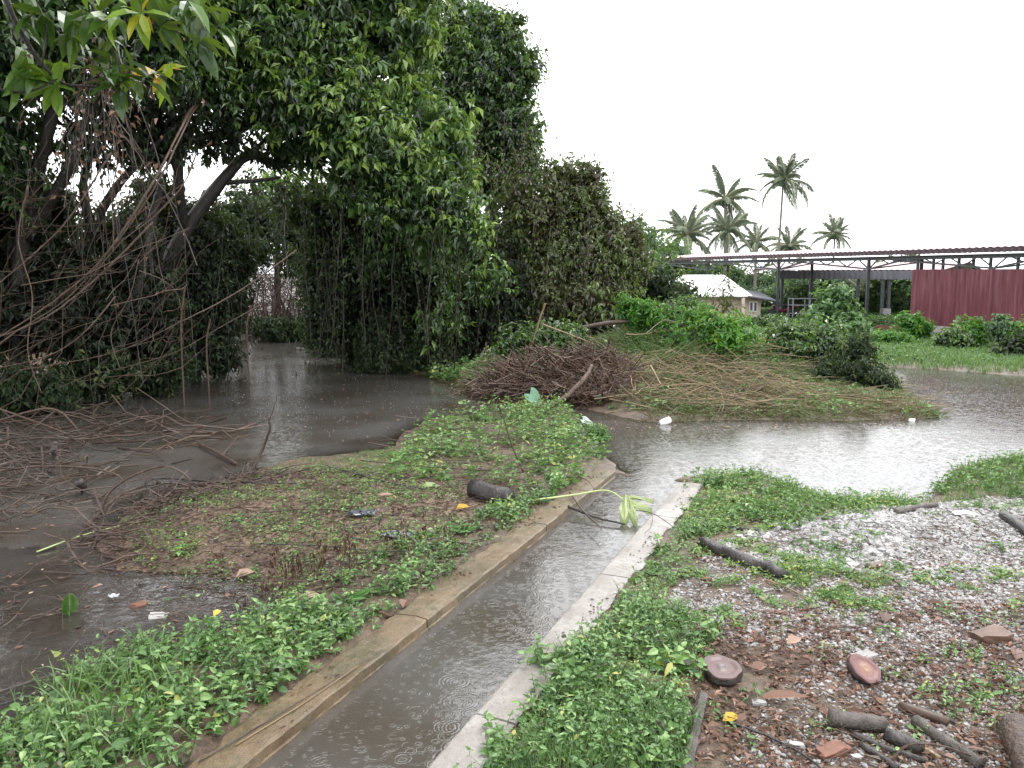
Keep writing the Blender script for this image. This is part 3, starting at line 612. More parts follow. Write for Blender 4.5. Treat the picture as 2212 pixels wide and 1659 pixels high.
tag(obj('floating_debris', FB, DRYL, base=(0, 0, 0)), 'small brown leaves and scum drifting on the flood', 'floating debris', kind='stuff')
# ------------------------------------------------------------------ brushwood tangles at the water on the left
def tangle(name, poly, n, top, Lr, r, mat, label, yaw=.45, pit=.16, leaning=None):
    B = Buf(); P = scatter(poly, n); n = len(P)
    z = np.maximum(P[:, 2], -.02)+rng.random(n)**1.3*top
    sticks(B, np.column_stack([P[:, :2], z]), rng.uniform(*Lr, n), rng.normal(size=n)*yaw+rng.choice([0, PI], n), rng.normal(size=n)*pit, r*rng.uniform(.4, 1.5, n), 4, 7, .09)
    return tag(obj(name, B, mat), label, 'brushwood', kind='stuff')
tangle('brushwood', [(-350,920),(-300,850),(0,868),(200,885),(330,920),(520,930),(545,945),(330,985),(150,1000),(-300,1060)], 260, .30, (.5, 2.0), .013, TWIG, 'brown brushwood tangle floating in front of the dark trees')
tangle('brushwood', [(-300,980),(60,985),(190,1010),(250,1060),(150,1110),(60,1140),(-250,1190)], 230, .26, (.4, 1.5), .010, TWIG, 'tangled dead sticks heaped at the left edge of the flood', yaw=.7)
tangle('brushwood', [(130,1240),(220,1160),(330,1075),(560,1035),(600,1050),(420,1100),(330,1180),(250,1245)], 150, .10, (.3, 1.2), .008, REDT, 'reddish stripped branches lying along the sandy bank', yaw=.8)

# ------------------------------------------------------------------ trees
def tree(name, base, trunks, crowns, label, cat, mat=LEAF, L=.18, dens=1.0, bark=BARK, group=None, crown='crown', trunk='trunk', **kw):
    r = thing(name, base, label, cat, group)
    if trunks:
        B = Buf()
        for pts, r0, r1 in trunks: limb(B, pts, r0, r1, 9, 22, rough=.06)
        obj(trunk, B, bark, r, smooth=True)
    if crowns:
        B = Buf(); foliage(B, crowns, L, dens, **kw); obj(crown, B, mat, r)
    return r
def hang(root, poly_top, n, drop, Y, mat=VINE, r=.008, leaf=None, Lf=.09, nleaf=40, name='hanging_vines', dY=1.5, hue=.4):
    """thin vines hanging from a band of the crown: list of image x-range, y"""
    B = Buf(); LBf = Buf(); M = 9
    P = np.empty((n, M, 3)); 
    for i in range(n):
        px = random.uniform(poly_top[0], poly_top[1]); py = random.uniform(poly_top[2], poly_top[3]); y = Y+random.uniform(-dY, dY)
        a = at(px, py, y); dl = random.uniform(*drop)
        zb = max(a[2]-dl, .02); t = np.linspace(0, 1, M)
        P[i] = a+np.outer(t, [random.gauss(0, .25), random.gauss(0, .2), zb-a[2]]); P[i, :, :2] += np.cumsum(rng.normal(size=(M, 2))*.035, 0)
    tubes(B, P, r*rng.uniform(.5, 1.6, (n, 1))*np.ones((1, M)), 4, rng.random(n))
    o = obj(name, B, mat, root); o['kind'] = 'stuff'
    if leaf:
        k = nleaf; i = rng.integers(0, n, n*k); u = rng.random(n*k)*(M-1); j = np.minimum(u.astype(int), M-2); fr = (u-j)[:, None]
        q = P[i, j]*(1-fr)+P[i, j+1]*fr+rng.normal(size=(n*k, 3))*rng.choice([.05, .12, .3], (n*k, 1))
        l = Lf*rng.uniform(.6, 1.4, n*k)
        leaves(LBf, q, rdir(n*k)*[1, 1, .4]+[0, 0, -.7], rdir(n*k)+[0, -.3, .6], l, l*.55, np.clip(hue+.5*(rng.random(n*k)-.5), 0, 1))
        o2 = obj('vine_leaves', LBf, leaf, root); o2['kind'] = 'stuff'
    return o
gz = lambda px, py, Y: (lambda p: np.array([p[0], p[1], max(h1(p[0], p[1]), -.1)]))(at(px, py, Y))

# big broad canopy leaning in from the left to the middle
b0 = gz(330, 830, 19.0)
t = tree('canopy_tree', b0, [
    ([b0-[0,0,.2], at(340,640,19), at(400,500,19), at(480,390,19.3), at(540,335,19.5), at(590,352,19.8), at(660,335,20.3), at(760,280,21)], .19, .07),
    ([at(400,500,19), at(385,380,18.5), at(400,260,18.3), at(460,160,18.5), at(540,60,19)], .12, .05),
    ([at(480,395,19.3), at(560,390,19.5), at(605,383,19.8)], .06, .03),
    ([at(395,310,18.4), at(460,290,18.6), at(560,270,19.2), at(680,278,20), at(800,200,21)], .08, .03), ([at(540,335,19.5), at(600,280,19.6), at(640,300,20), at(690,360,20.3)], .05, .012),
    ([at(600,350,19.8), at(650,385,20), at(700,420,20.2)], .03, .01), ([at(388,385,18.5), at(350,310,18), at(280,230,17.6)], .06, .015)],
    [IB(400,80,130,90,18.5), IB(530,50,140,100,19), IB(660,60,150,110,20), IB(790,70,140,110,21), IB(850,160,90,110,21.5), IB(480,180,110,60,18.8), IB(560,215,90,60,19), IB(620,170,120,90,19.5),
     IB(700,230,100,70,19.6), IB(760,300,100,60,19.8), IB(830,330,100,80,20), IB(680,300,60,45,19.7), IB(930,310,70,70,20.6), IB(900,400,100,70,20.4), IB(980,430,70,80,20.8), IB(790,410,80,50,20), IB(1000,510,45,50,20.8), IB(760,190,110,80,20), IB(560,-60,250,90,20), IB(850,-40,120,80,21), IB(300,-120,220,120,18), IB(420,-190,200,110,18.5), IB(760,-160,160,110,20.5)],
    'broad tree with glossy bright leaves and a curved limb arching over the water', 'tree', L=.18, dens=.85, hue=.5, droop=.85, hv=.7)
B = Buf(); foliage(B, [IB(260,250,140,70,17.5), IB(330,300,80,60,18), IB(120,240,150,70,16.5), IB(300,220,120,40,17.5), IB(470,260,90,30,18.8), IB(470,320,70,40,19.2), IB(600,310,60,30,19.8), IB(220,300,110,50,17.2), IB(330,280,80,50,18)], .15, .26, hue=.3, droop=.9, core=.1, back=.9, lump=.5)
for i in range(40):
    a_ = at(random.uniform(150, 690), random.uniform(210, 300), random.uniform(17.5, 19.5)); limb(B, [a_, a_+rng.normal(size=3)*[.3,.2,.3], a_+rng.normal(size=3)*[.8,.3,.7]], .012, .004, 4, 8)
obj('outer_twigs', B, LEAFD, t)
B = Buf(); foliage(B, [IB(640,215,60,34,18.9), IB(720,250,70,34,19.1), IB(785,295,60,36,19.3), IB(860,335,60,40,19.6), IB(905,395,46,44,19.9), IB(960,260,36,36,20.4), IB(1000,495,30,38,20.4), IB(690,180,55,28,19.0), IB(560,150,60,30,18.4), IB(800,170,60,36,20), IB(880,90,50,36,20.6)], .21, .55, hue=.86, droop=.9, sub=0, core=0, hv=.3)
foliage(B, [IB(850,470,50,36,20.2), IB(965,560,46,36,21.6), IB(1000,645,36,40,22), IB(900,530,46,36,21.4), IB(1060,600,34,30,22.4), IB(820,560,36,30,22), IB(940,700,40,30,22)], .19, .5, hue=.58, droop=.9, sub=3, core=0, hv=.4)
obj('young_leaves', B, LEAF, t)
hang(t, (640,1010,420,520), 22, (1.0, 4.0), 20.5, mat=DVINE, leaf=LEAFD, nleaf=60, Lf=.10)
hang(t, (520,680,360,400), 16, (.4, 2.2), 20.2, mat=DVINE, leaf=LEAFD, nleaf=30, Lf=.12, hue=.2)

b1 = gz(920, 790, 24)
t = tree('vine_smothered_tree', b1, [([b1-[0,0,.2], at(900,650,24), at(870,480,24), at(850,300,24)], .22, .1), ([at(880,560,24), at(760,470,23.6), at(700,380,23)], .1, .03), ([at(890,600,24), at(980,480,24), at(1020,380,24)], .1, .03)],
    [IB(720,520,90,90,23.5), IB(700,640,60,110,24), IB(800,560,90,110,24), IB(880,600,90,130,24), IB(960,600,90,130,24), IB(1050,560,80,120,24.2), IB(1060,680,80,90,24), IB(860,730,80,60,23.4), IB(950,720,100,80,24), IB(780,690,70,80,24.4), IB(740,450,110,60,22.5), IB(860,460,110,70,22.6)],
    'dark tree smothered in hanging vines standing in the flood at the middle', 'tree', mat=LEAFD, L=.16, dens=.8, hue=.3, droop=1.0, back=.7, core=.5, hv=.6)  # low leaf tint paints the curtain's shade into its colour
hang(t, (690,1080,480,640), 40, (1.5, 4.5), 22.6, mat=DVINE, leaf=LEAFD, nleaf=50, Lf=.09)
t = tree('tall_vine_tree', gz(1080,790,27.5), [([gz(1080,790,27.5)-[0,0,.2], at(1070,600,27.5), at(1060,400,27.5), at(1050,150,27.5)], .3, .12), ([at(1060,400,27.5), at(1110,260,27.3), at(1130,150,27.3)], .12, .04)],
    [IB(1000,70,70,55,27), IB(1070,100,70,70,27), IB(1100,160,60,90,27), IB(1030,170,90,90,26.8), IB(1100,250,60,80,26.8), IB(1040,280,90,90,26.8), IB(1120,310,45,60,27), IB(1060,370,80,60,26.8), IB(960,120,70,90,27), IB(960,210,80,100,27.2), IB(1120,370,40,50,27), IB(1010,25,40,22,27.3), IB(1090,70,40,40,27.2)],
    'tall dark tree draped in creepers rising highest against the white sky', 'tree', mat=LEAF, L=.17, dens=.9, hue=.36, droop=.95, back=.6, core=.4, hv=.8)
hang(t, (990,1150,250,420), 30, (1, 3), 26, mat=DVINE, leaf=LEAFB, nleaf=60, Lf=.11)
b3 = gz(1240, 770, 25.5)
t = tree('creeper_covered_tree', b3, [([b3-[0,0,.2], at(1230,600,25.5), at(1220,450,25.5)], .2, .08), ([at(1230,620,25.5), at(1300,520,25.5)], .09, .03), ([at(1230,620,25.5), at(1150,520,25.5)], .09, .03)],
    [IB(1200,410,60,65,25.5), IB(1250,420,50,60,25.5), IB(1280,480,60,70,25.4), IB(1190,500,80,80,25.2), IB(1130,470,60,70,25.5), IB(1330,540,50,70,25.6), IB(1260,570,80,80,25), IB(1180,600,80,80,25), IB(1320,620,65,70,25.2), IB(1120,580,60,80,25.2), IB(1230,660,100,60,24.8), IB(1140,680,70,60,24.8), IB(1300,690,70,40,24.6), IB(1365,570,30,45,25.8)],
    'lower creeper covered tree with brown tinged leaves sloping down to the right', 'tree', mat=LEAFB, L=.16, dens=.9, hue=.5, droop=.85, back=.6, core=.35, hv=.8)
hang(t, (1110,1350,430,600), 30, (.8, 3), 24.6, mat=DVINE, leaf=LEAFB, nleaf=50, Lf=.09)

# dark tangled trees on the left
b4 = gz(40, 860, 16.5)
t = tree('leaning_tree', b4, [([b4-[0,0,.3], at(40,600,16.3), at(70,420,16), at(110,260,15.6), at(130,120,15.4)], .17, .08), ([at(50,520,16.2), at(140,380,16), at(185,260,15.8), at(240,180,15.6)], .13, .05), ([at(60,450,16), at(20,300,15.6), at(-40,150,15.4)], .12, .05)],
    [IB(40,60,120,80,15.2), IB(170,70,110,80,15.2), IB(290,50,110,80,15.6), IB(60,140,100,50,15.2), IB(-80,150,100,160,15.4), IB(20,330,50,90,15.8), IB(300,140,80,40,16), IB(-20,-120,200,140,15), IB(-250,-60,200,250,15), IB(-40,-330,200,150,14.5), IB(-420,100,240,300,14), IB(-520,600,200,260,14), IB(-700,-100,300,300,13), IB(-300,480,130,220,15.5)],  # clumps far out to the left are unseen, added to shade the left side
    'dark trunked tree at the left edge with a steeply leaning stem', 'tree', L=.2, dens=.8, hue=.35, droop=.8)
hang(t, (0,330,150,330), 26, (1.5, 4.5), 15, mat=DVINE, r=.006, leaf=LEAFD, nleaf=14, Lf=.09)
b5 = gz(190, 845, 17.8)
t = tree('leaning_tree', b5, [([b5-[0,0,.3], at(160,660,17.6), at(190,520,17.5), at(240,420,17.4), at(310,340,17.4), at(380,270,17.5)], .14, .05), ([at(200,500,17.5), at(180,400,17.3), at(215,300,17.2), at(260,220,17)], .1, .04), ([b5+[.5,0,0], at(300,620,17.8), at(330,470,18), at(350,400,18)], .16, .08)],
    [IB(30,560,90,90,17), IB(60,690,110,90,16.6), IB(-60,620,90,190,16.6), IB(150,590,90,90,17.6), IB(180,710,110,90,17.2), IB(260,560,80,90,18.2), IB(290,680,90,100,18), IB(110,480,70,70,17.6), IB(-40,440,70,110,17)],
    'black stemmed tree forking behind the tan lianas, undergrowth at its foot', 'tree', mat=LEAFD, L=.15, dens=.5, hue=.2, droop=.9, back=.7, core=.7)  # leaf tint lowered so the colour carries the shade at the tree foot
b6 = gz(420, 815, 20.5)
t = tree('leaning_tree', b6, [([b6-[0,0,.3], at(415,660,20.5), at(440,540,20.6), at(470,440,20.8)], .18, .07), ([at(415,640,20.5), at(370,520,20.4), at(330,430,20.3)], .11, .05)],
    [IB(350,500,70,70,20), IB(430,560,80,100,20.4), IB(380,640,90,110,20), IB(460,670,60,90,20.6), IB(490,560,45,80,21), IB(400,740,90,60,19.8), IB(330,420,50,50,20.4), IB(465,760,40,35,20.4), IB(300,780,80,40,18.6)],
    'shadowy bushy tree at the left side of the flooded opening', 'tree', mat=LEAFD, L=.14, dens=.8, hue=.26, droop=.9, back=.7, core=.6)
hang(t, (340,520,470,600), 24, (1.0, 3.2), 19.6, mat=DVINE, leaf=LEAFD, nleaf=30, Lf=.1)

# trees behind the opening
for px, py, rx, ry, Y, lab, hue in [(70,560,150,170,31,'dark tree far behind the leaning stems at the left edge',.35), (240,600,130,160,33,'dark tree far behind the tan lianas',.35), (400,590,110,130,34,'dark tree seen beneath the arching limb',.4),
        (600,440,90,60,40,'pale green tree beyond the flooded opening, top under the arching limb',.75), (700,480,90,110,36,'dim tree beyond the flooded opening at its right side',.45), (520,470,60,90,37,'dim tree beyond the flooded opening at its left side',.5),
        (860,560,130,170,32,'dark tree hidden behind the vine smothered tree',.35), (1060,600,130,150,33,'dark tree hidden behind the tall creeper tree',.35), (1230,620,110,100,34,'dark tree hidden behind the brown tinged tree',.35), (-150,500,130,250,28,'dark tree behind the left edge stems',.35)]:
    b = gz(px, 735, Y)
    tree('background_tree', b, [([b-[0,0,.2], at(px,py+ry*.4,Y), at(px+8,py-ry*.2,Y)], .2, .06)], [IB(px,py,rx,ry,Y), IB(px-rx*.5,py+ry*.35,rx*.6,ry*.6,Y-.6), IB(px+rx*.5,py+ry*.35,rx*.6,ry*.6,Y-.6), IB(px,py+ry*.8,rx*.9,ry*.4,Y-1)],
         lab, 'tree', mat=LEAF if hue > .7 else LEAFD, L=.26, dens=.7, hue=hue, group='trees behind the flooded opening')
# bare thicket in the opening
B = Buf()
for i in range(70):
    px = random.uniform(520, 660); p = at(px, random.uniform(690, 712), random.uniform(33, 37)); p[2] = 0
    hh = random.uniform(1.2, 3.6); top = p+[random.gauss(0, .6), random.gauss(0, .4), hh]
    limb(B, [p, (p+top)/2+rng.normal(size=3)*.2, top], random.uniform(.015, .045), .008, 5, 8, rnd=random.random())
tag(obj('bare_thicket', B, VINE), 'bare pale stems of a dead thicket standing beyond the opening', 'thicket', kind='stuff')
B = Buf()
P = np.column_stack([rng.uniform(-12, -7, 2600), rng.uniform(36.5, 39, 2600), rng.random(2600)**1.5*3.2])
sticks(B, P, rng.uniform(.4, 1.6, 2600), rng.uniform(0, PI, 2600), rng.normal(size=2600)*.7, rng.uniform(.006, .014, 2600), 3, 4, .1)
tag(obj('dead_undergrowth', B, HEAP), 'purplish brown dead undergrowth at the back of the opening', 'undergrowth', kind='stuff')
# low growth at the foot of the trees
def bush(name, label, blobs, base, mat, L, dens=1, hue=.5, group=None, cat='bush', stems=4, **kw):
    b = np.asarray(base); tr = []
    for c, r in blobs[:stems]: tr.append(([b-[0,0,.05], (b+c)/2+rng.normal(size=3)*.08, c], .03, .01))
    return tree(name, b, tr, blobs, label, cat, mat, L, dens, group=group, crown='foliage', trunk='stems', **kw)
for px, py, rx, ry, Y, lab in [(840,775,60,38,22.4,'low dark bush at the water edge left of the fallen trunk'), (905,760,60,50,22.6,'low dark bush beneath hanging vines at the middle of the shore'), (720,735,50,35,27,'low bush in the shade behind the pale floating pole'), (620,705,70,22,33,'low scrub closing the flooded opening'),
        (210,800,70,45,17,'dark bush at the flood edge behind the brushwood'), (70,840,80,50,15.5,'dark bush at the flood edge on the far left'), (345,790,60,45,18,'dark bush at the flood edge beside thin pale stems')]:
    bush('shore_bush', lab, [IB(px,py,rx,ry,Y), IB(px-rx*.5,py+6,rx*.6,ry*.7,Y), IB(px+rx*.5,py+6,rx*.6,ry*.7,Y)], gz(px, py+ry, Y), LEAFD, .12, .7, .18 if px < 400 else .3, 'bushes along the dark shore', stems=3)  # left bushes tinted darker still, shade put into the leaf colour

# tan lianas leaning across the left trees
LI = [([(450,190,19),(412,238,17),(392,275,15.4),(330,395,14.6),(250,520,14.2),(180,600,14),(60,690,13.6),(-60,760,13.2)], .027, 'thick twisted tan liana leaning across the dark trees'),
      ([(455,195,19),(418,240,17),(400,275,15.4),(345,385,14.7),(262,510,14.3),(150,640,14),(30,720,13.6),(-60,790,13.2)], .019, 'second tan liana twisted beside the thick one'),
      ([(425,330,15.3),(395,400,15),(330,470,14.7),(255,530,14.4),(150,660,14)], .014, 'thin yellowish liana curving below the twisted pair'),
      ([(300,585,14.4),(350,605,14.6),(385,640,14.8),(395,720,15)], .012, 'pale thin vine arching over then dropping to the water'),
      ([(640,540,17),(560,600,16.5),(480,650,16),(400,690,15.5),(250,760,14.8),(40,800,14)], .016, 'long slender liana sweeping down from the opening'),
      ([(560,660,16.6),(470,710,16),(380,760,15.6),(250,800,15)], .010, 'thin reddish liana sagging close above the water'),
      ([(330,480,14),(210,600,13.6),(90,690,13.2),(-40,740,13)], .018, 'grey brown liana lowest on the left edge'),
      ([(240,330,14.6),(150,470,14.2),(60,560,13.8),(-40,640,13.4)], .016, 'brown liana crossing the leaning stems high on the left'),
      ([(60,400,14),(40,520,13.8),(70,640,13.6),(60,760,13.4),(90,850,13.3)], .012, 'dangling liana reaching down to the brushwood on the left edge'),
      ([(250,640,14.2),(180,720,13.8),(100,770,13.5),(-30,800,13)], .014, 'forked liana spreading low over the flood'),
      ([(300,560,14),(280,640,13.9),(240,720,13.8),(260,800,13.8)], .010, 'kinked thin liana dropping beside the twisted pair')]
for pts, r, lab in LI:
    B = Buf(); limb(B, [at(*p) for p in pts], r, r*.6, 6, 40, jit=.5)
    tag(obj('woody_liana', B, VINE, smooth=True), lab, 'liana', 'lianas across the left trees')
B = Buf()
n = 130
cx = np.array([at(rng.uniform(-60, 420), rng.uniform(380, 820), rng.uniform(13.4, 15)) for _ in range(n)])
cx = cx[cx[:, 2] > .1]; n = len(cx)
sticks(B, cx, rng.uniform(.5, 2.4, n), rng.normal(size=n)*.4, rng.normal(.65, .35, n), rng.uniform(.003, .009, n), 4, 7, .08)
tag(obj('thin_lianas', B, TWIG), 'mesh of thin brown lianas hanging in the left trees', 'lianas', kind='stuff')
for px, y0, y1, Y, lab in [(395,620,800,16.6,'thin pale stem standing in the water, left one of three'), (450,690,800,17.5,'thin pale stem standing in the water, short middle one of three'), (537,660,770,19,'thin pale stem standing in the water nearest the opening')]:
    B = Buf(); limb(B, [at(px+4,y0,Y), at(px-4,(y0+y1)/2,Y), at(px,y1+12,Y)*[1,1,0]], .022, .016, 6, 14)
    tag(obj('standing_pole', B, VINE), lab, 'stem', 'pale stems in the water')

# broad leaved branch hanging in at the top left, close by
b7 = np.array([-5.2, 5.0, h1(-5.2, 5.0)])
r = thing('overhanging_tree', b7, 'near tree outside the frame whose broad yellow green leaves hang in at the top left', 'tree')
B = Buf(); Y = 6.2
br = [([b7, [-5.1,5.2,2.5], [-4.6,5.6,4.2], at(-40,-160,5.9)], .11, .05), ([at(-40,-160,5.9), at(180,-60,6.2), at(300,20,6.3), at(340,42,6.4), at(420,40,6.5)], .03, .008), ([at(-40,-160,5.9), at(30,40,6), at(120,170,6.2), at(210,188,6.3)], .025, .006),
      ([at(180,-60,6.2), at(215,60,6.2), at(250,120,6.2), at(262,165,6.2)], .015, .006), ([at(-100,120,6), at(0,192,6), at(70,195,6), at(125,170,6.1)], .012, .005), ([at(340,42,6.4), at(400,75,6.5), at(440,60,6.6)], .008, .004), ([at(-40,-160,5.9), at(60,-20,6.1), at(100,60,6.1), at(90,140,6.1)], .015, .006)]
for p, a, c in br: limb(B, p, a, c, 6, 16)
obj('branch', B, BARK, r, smooth=True)
B = Buf()
tips = [at(x, y, 6.2+random.uniform(-.25, .3)) for x, y in [(10,20),(50,60),(95,30),(130,70),(60,140),(95,150),(30,110),(140,20),(190,30),(235,40),(262,95),(275,160),(255,195),(300,30),(345,60),(390,20),(430,35),(460,60),(420,90),(330,150),(310,180),(230,160),(20,170),(120,190),(400,-10),(300,-30),(200,-30),(90,-20)]]
tips = np.array(tips); n = len(tips)
shoots(B, tips, rdir(n)*.5+[.2, 0, .2], 9, .22, np.clip(rng.normal(.5, .24, n), 0, .9), droop=.45, slen=.1, ratio=.40, hi=True, rv=.3)
foliage(B, [(np.array(c_), np.array(r_)) for c_, r_ in [((-6,3.5,7.2),(2.2,2.2,1.5)),((-7.5,7.5,8),(2.2,2.2,1.5)),((-4.2,6.8,7.6),(1.8,1.8,1.1)),((-8.5,1,6.8),(2,2,1.4)),((-4,2.5,7.8),(1.8,1.8,1.1))]], .28, .6, k=7, hue=.4, droop=.5, ratio=.4, back=1)  # unseen upper crown, added to shade the left bank and water
obj('leaves', B, LEAFF, r)
B = Buf(); leaves(B, at(322,35,6.2)[None], np.array([[-.15,0,-1]]), np.array([[0,-1,.3]]), np.array([.17]), np.array([.07]), np.array([1.0]), hi=True)
tag(obj('yellow_leaf', B, LEAFF, r), 'yellowed leaf')
hang(r, (180,290,80,170), 26, (.5, 1.6), 6.6, mat=TWIG, r=.003, leaf=DRYL, nleaf=8, Lf=.05, name='dead_hanging_vines', dY=.2)

# ------------------------------------------------------------------ peninsula: fallen trunks, heap, canes, bushes
B = Buf()
HEAPP = np.array([(-1.0,17.5),(-.6,18.4),(.2,18.9),(1.3,19.2),(2.1,18.9),(2.5,18),(2.3,16.9),(1.7,16.3),(1.2,16.5),(0,17.1)])
MOUNDP = np.array([(-1.2,19.2),(-.4,20.6),(1.5,22),(4.5,22.6),(6.3,21.6),(5.6,20),(4.3,19.2),(2.6,18.8),(1.2,19.0),(.2,18.9)])
CANEP = np.array([(1.9,16.5),(1.9,18.6),(4.2,19.6),(5.6,18.8),(6.0,16.4),(4.2,15.1),(2.4,15.6)])
n = 3600; P = scatter(HEAPP, n, lambda X, Y: hgt(X, Y) > -.05); n = len(P)
P[:, 2] += rng.random(n)**1.5*.28
sticks(B, P, rng.uniform(.2, 1.3, n), rng.normal(size=n)*.8, rng.normal(size=n)*.4, rng.uniform(.004, .016, n), 3, 5, .12)
m_ = 5000; Q = scatter(HEAPP, m_, lambda X, Y: hgt(X, Y) > -.05); m_ = len(Q); Q[:, 2] += rng.random(m_)*.22; l_ = .10*rng.uniform(.4, 1.5, m_)
leaves(B, Q, rdir(m_)*[1,1,.5]-[0,0,.3], rdir(m_)+[0,0,.6], l_, l_*.3, rng.random(m_))
tag(obj('brush_heap', B, HEAP), 'heap of rotting reddish brown brush at the flood edge', 'brush heap', kind='stuff')
B = Buf()
def canes(poly, n, Lr, yaw, pit, r, zr):
    P = scatter(poly, n, lambda X, Y: hgt(X, Y) > -.03); n = len(P); P[:, 2] = np.maximum(P[:, 2], 0)+rng.uniform(.02, zr, n)
    sticks(B, P, rng.uniform(*Lr, n), rng.normal(size=n)*yaw[1]+yaw[0], rng.normal(size=n)*pit, r*rng.uniform(.5, 1.4, n), 4, 6, .04)
canes(CANEP, 420, (.4, 1.8), (-.3, .8), .28, .008, .26)
canes([(1480,820),(1700,800),(1940,850),(1990,895),(1600,905)], 300, (.6, 2.6), (-.1, .25), .05, .009, .1)
canes(MOUNDP, 90, (.6, 2.2), (.6, .5), .25, .009, .3)
tag(obj('dead_canes', B, CANE), 'yellow brown dead canes flattened over the low peninsula', 'canes', kind='stuff')
SBf = Buf()
grass(CANEP, 6000, .12, .5, .012, .42, bend=.9, cond=lambda X, Y: hgt(X, Y) > -.04, flat=.7, Bx=SBf)
grass([(1450,830),(1560,800),(1930,830),(2060,900),(1970,914),(1580,916),(1390,922)], 14000, .12, .45, .012, .5, bend=.9, cond=lambda X, Y: hgt(X, Y) > -.04, flat=.7, Bx=SBf)
grass(MOUNDP, 9000, .15, .55, .012, .8, bend=.9, cond=lambda X, Y: hgt(X, Y) > 0, flat=.6, Bx=SBf)
tag(obj('straw_grass', SBf, STRAW, base=(3, 18, 0)), 'matted straw coloured grass on the low peninsula', 'dry grass', kind='stuff')
MB_ = Buf()
grass(MOUNDP, 12000, .15, .5, .016, .5, bend=.8, cond=lambda X, Y: hgt(X, Y) > 0, flat=.4, Bx=MB_)
grass([(1560,800),(1800,800),(1930,820),(2000,880),(1800,880)], 5000, .08, .28, .012, .55, bend=.8, cond=lambda X, Y: hgt(X, Y) > 0, flat=.3, Bx=MB_)
tag(obj('mound_grass', MB_, GRASS, base=(3, 19, 0)), 'long green grass growing through the brush mound', 'grass', kind='stuff')

def stick_obj(name, label, pts, r0, r1, mat, cat, group=None, sides=8, n=26, jit=.25, forks=()):
    B = Buf(); limb(B, pts, r0, r1, sides, n, jit)
    o = obj(name, B, mat, base=pts[0], smooth=True); tag(o, label, cat, group)
    for fp, a, c in forks:
        Bf = Buf(); limb(Bf, fp, a, c, 6, 12, jit); obj('fork', Bf, mat, o, smooth=True)
    return o
stick_obj('fallen_trunk', 'long dark fallen trunk resting across the top of the green mound', [at(975,820,21.5)*[1,1,0]+[0,0,-.05], at(1060,775,20.5), at(1150,735,20.2), at(1300,700,20.2), at(1420,692,20.3), at(1480,705,20.3), at(1560,730,20.6)], .075, .03, TWIG, 'fallen trunk')
stick_obj('dead_branch', 'dark branch sliding from the brush heap into the water', [at(1000,835,19)*[1,1,0], at(1090,820,18.6), at(1160,790,18.3), at(1230,770,18.2)], .05, .03, HEAP, 'branch')
stick_obj('curved_log', 'smooth pale bent log leaning on the brush heap beside the large taro leaf', [at(1165,885,15.8), at(1210,866,15.9), at(1260,820,16.3), at(1278,790,16.6)], .062, .045, VINE, 'log')
stick_obj('bamboo_pole', 'upright pale bamboo pole sticking out of the green mound', [at(1125,800,19.5), at(1150,740,19.5), at(1166,690,19.5), at(1178,655,19.5)], .03, .022, CANE, 'pole')
stick_obj('bamboo_pole', 'slanting thin green pole crossing the top of the mound', [at(1170,700,19.3), at(1250,730,19), at(1300,752,18.6)], .022, .015, CANE, 'pole')
stick_obj('bamboo_pole', 'long cane lying down the right side of the brush heap to the flood', [at(1405,790,17.4), at(1440,850,16.6), at(1490,905,15.4)], .02, .014, CANE, 'pole')
stick_obj('bamboo_pole', 'tan cane sloping down the straw toward the flood edge', [at(1530,830,18), at(1600,860,17), at(1700,890,16)], .018, .012, CANE, 'pole')
stick_obj('floating_pole', 'pale pole floating in the shade before the dark trees', [np.append(at(640,741,29)[:2], .03), np.append(at(690,738,29)[:2], .05), np.append(at(740,730,29)[:2], .25)], .05, .025, GREYT, 'pole')

bush('bright_bush', 'vivid green broad leaved bush on the peninsula, brightest bush in view', [IB(1560,750,50,45,20), IB(1520,735,60,45,20.2), IB(1450,745,60,45,20.2), IB(1590,740,30,45,20.4), IB(1490,705,60,35,20.8), IB(1550,785,40,25,19.7)], gz(1510,800,20), LEAFG, .14, 1.0, .55, stems=5, droop=.3, lump=.3, hv=.5)
bush('leafy_sapling', 'dark leaved sapling bush behind the bright green bush', [IB(1440,700,60,40,21.5), IB(1390,700,40,30,21.5), IB(1480,680,50,25,21.8)], gz(1440,770,21.5), LEAF, .15, 1.0, .6, stems=3, droop=.4)
for px, py, lab in [(1355,665,'bright leafy sprout on top of the fallen trunk'), (1400,680,'small bright sprout right of the trunk top sprout')]:
    bush('sprout', lab, [IB(px,py,13,16,20.4), IB(px+10,py+12,10,12,20.4)], at(px,py+30,20.4), LEAFG, .11, .8, .75, stems=1, droop=.5)
for px, py, rx, ry, Y, lab in [(1120,745,40,28,20.3,'leafy seedlings at the left end of the mound by the dark water'), (1200,735,50,30,20,'leafy seedlings below the upright bamboo pole'), (1075,775,25,18,20.6,'small leafy shrub at the leftmost tip of the mound')]:
    bush('mound_shrub', lab, [IB(px,py,rx,ry,Y), IB(px+rx*.6,py+5,rx*.6,ry*.7,Y)], gz(px,py+ry,Y), LEAF, .15, .6, .78, stems=2, droop=.6)
bush('round_bush', 'dark round bush on the peninsula with pale glossy leaves, left of the twin bushes', [IB(1740,735,60,35,21), IB(1700,750,45,35,20.8), IB(1790,755,40,35,20.8), IB(1660,775,25,18,20.6)], gz(1740,795,20.8), LEAF, .15, 1.05, .6, stems=4, droop=.4, hv=.45)
bush('round_bush', 'darker low bush at the peninsula tip beside the rippled water', [IB(1840,775,40,45,19.5), IB(1800,800,40,30,19), IB(1870,810,40,25,18.6), IB(1905,830,22,16,18)], gz(1840,835,19), LEAFD, .12, 1.1, .62, stems=4, droop=.5, hv=.5)
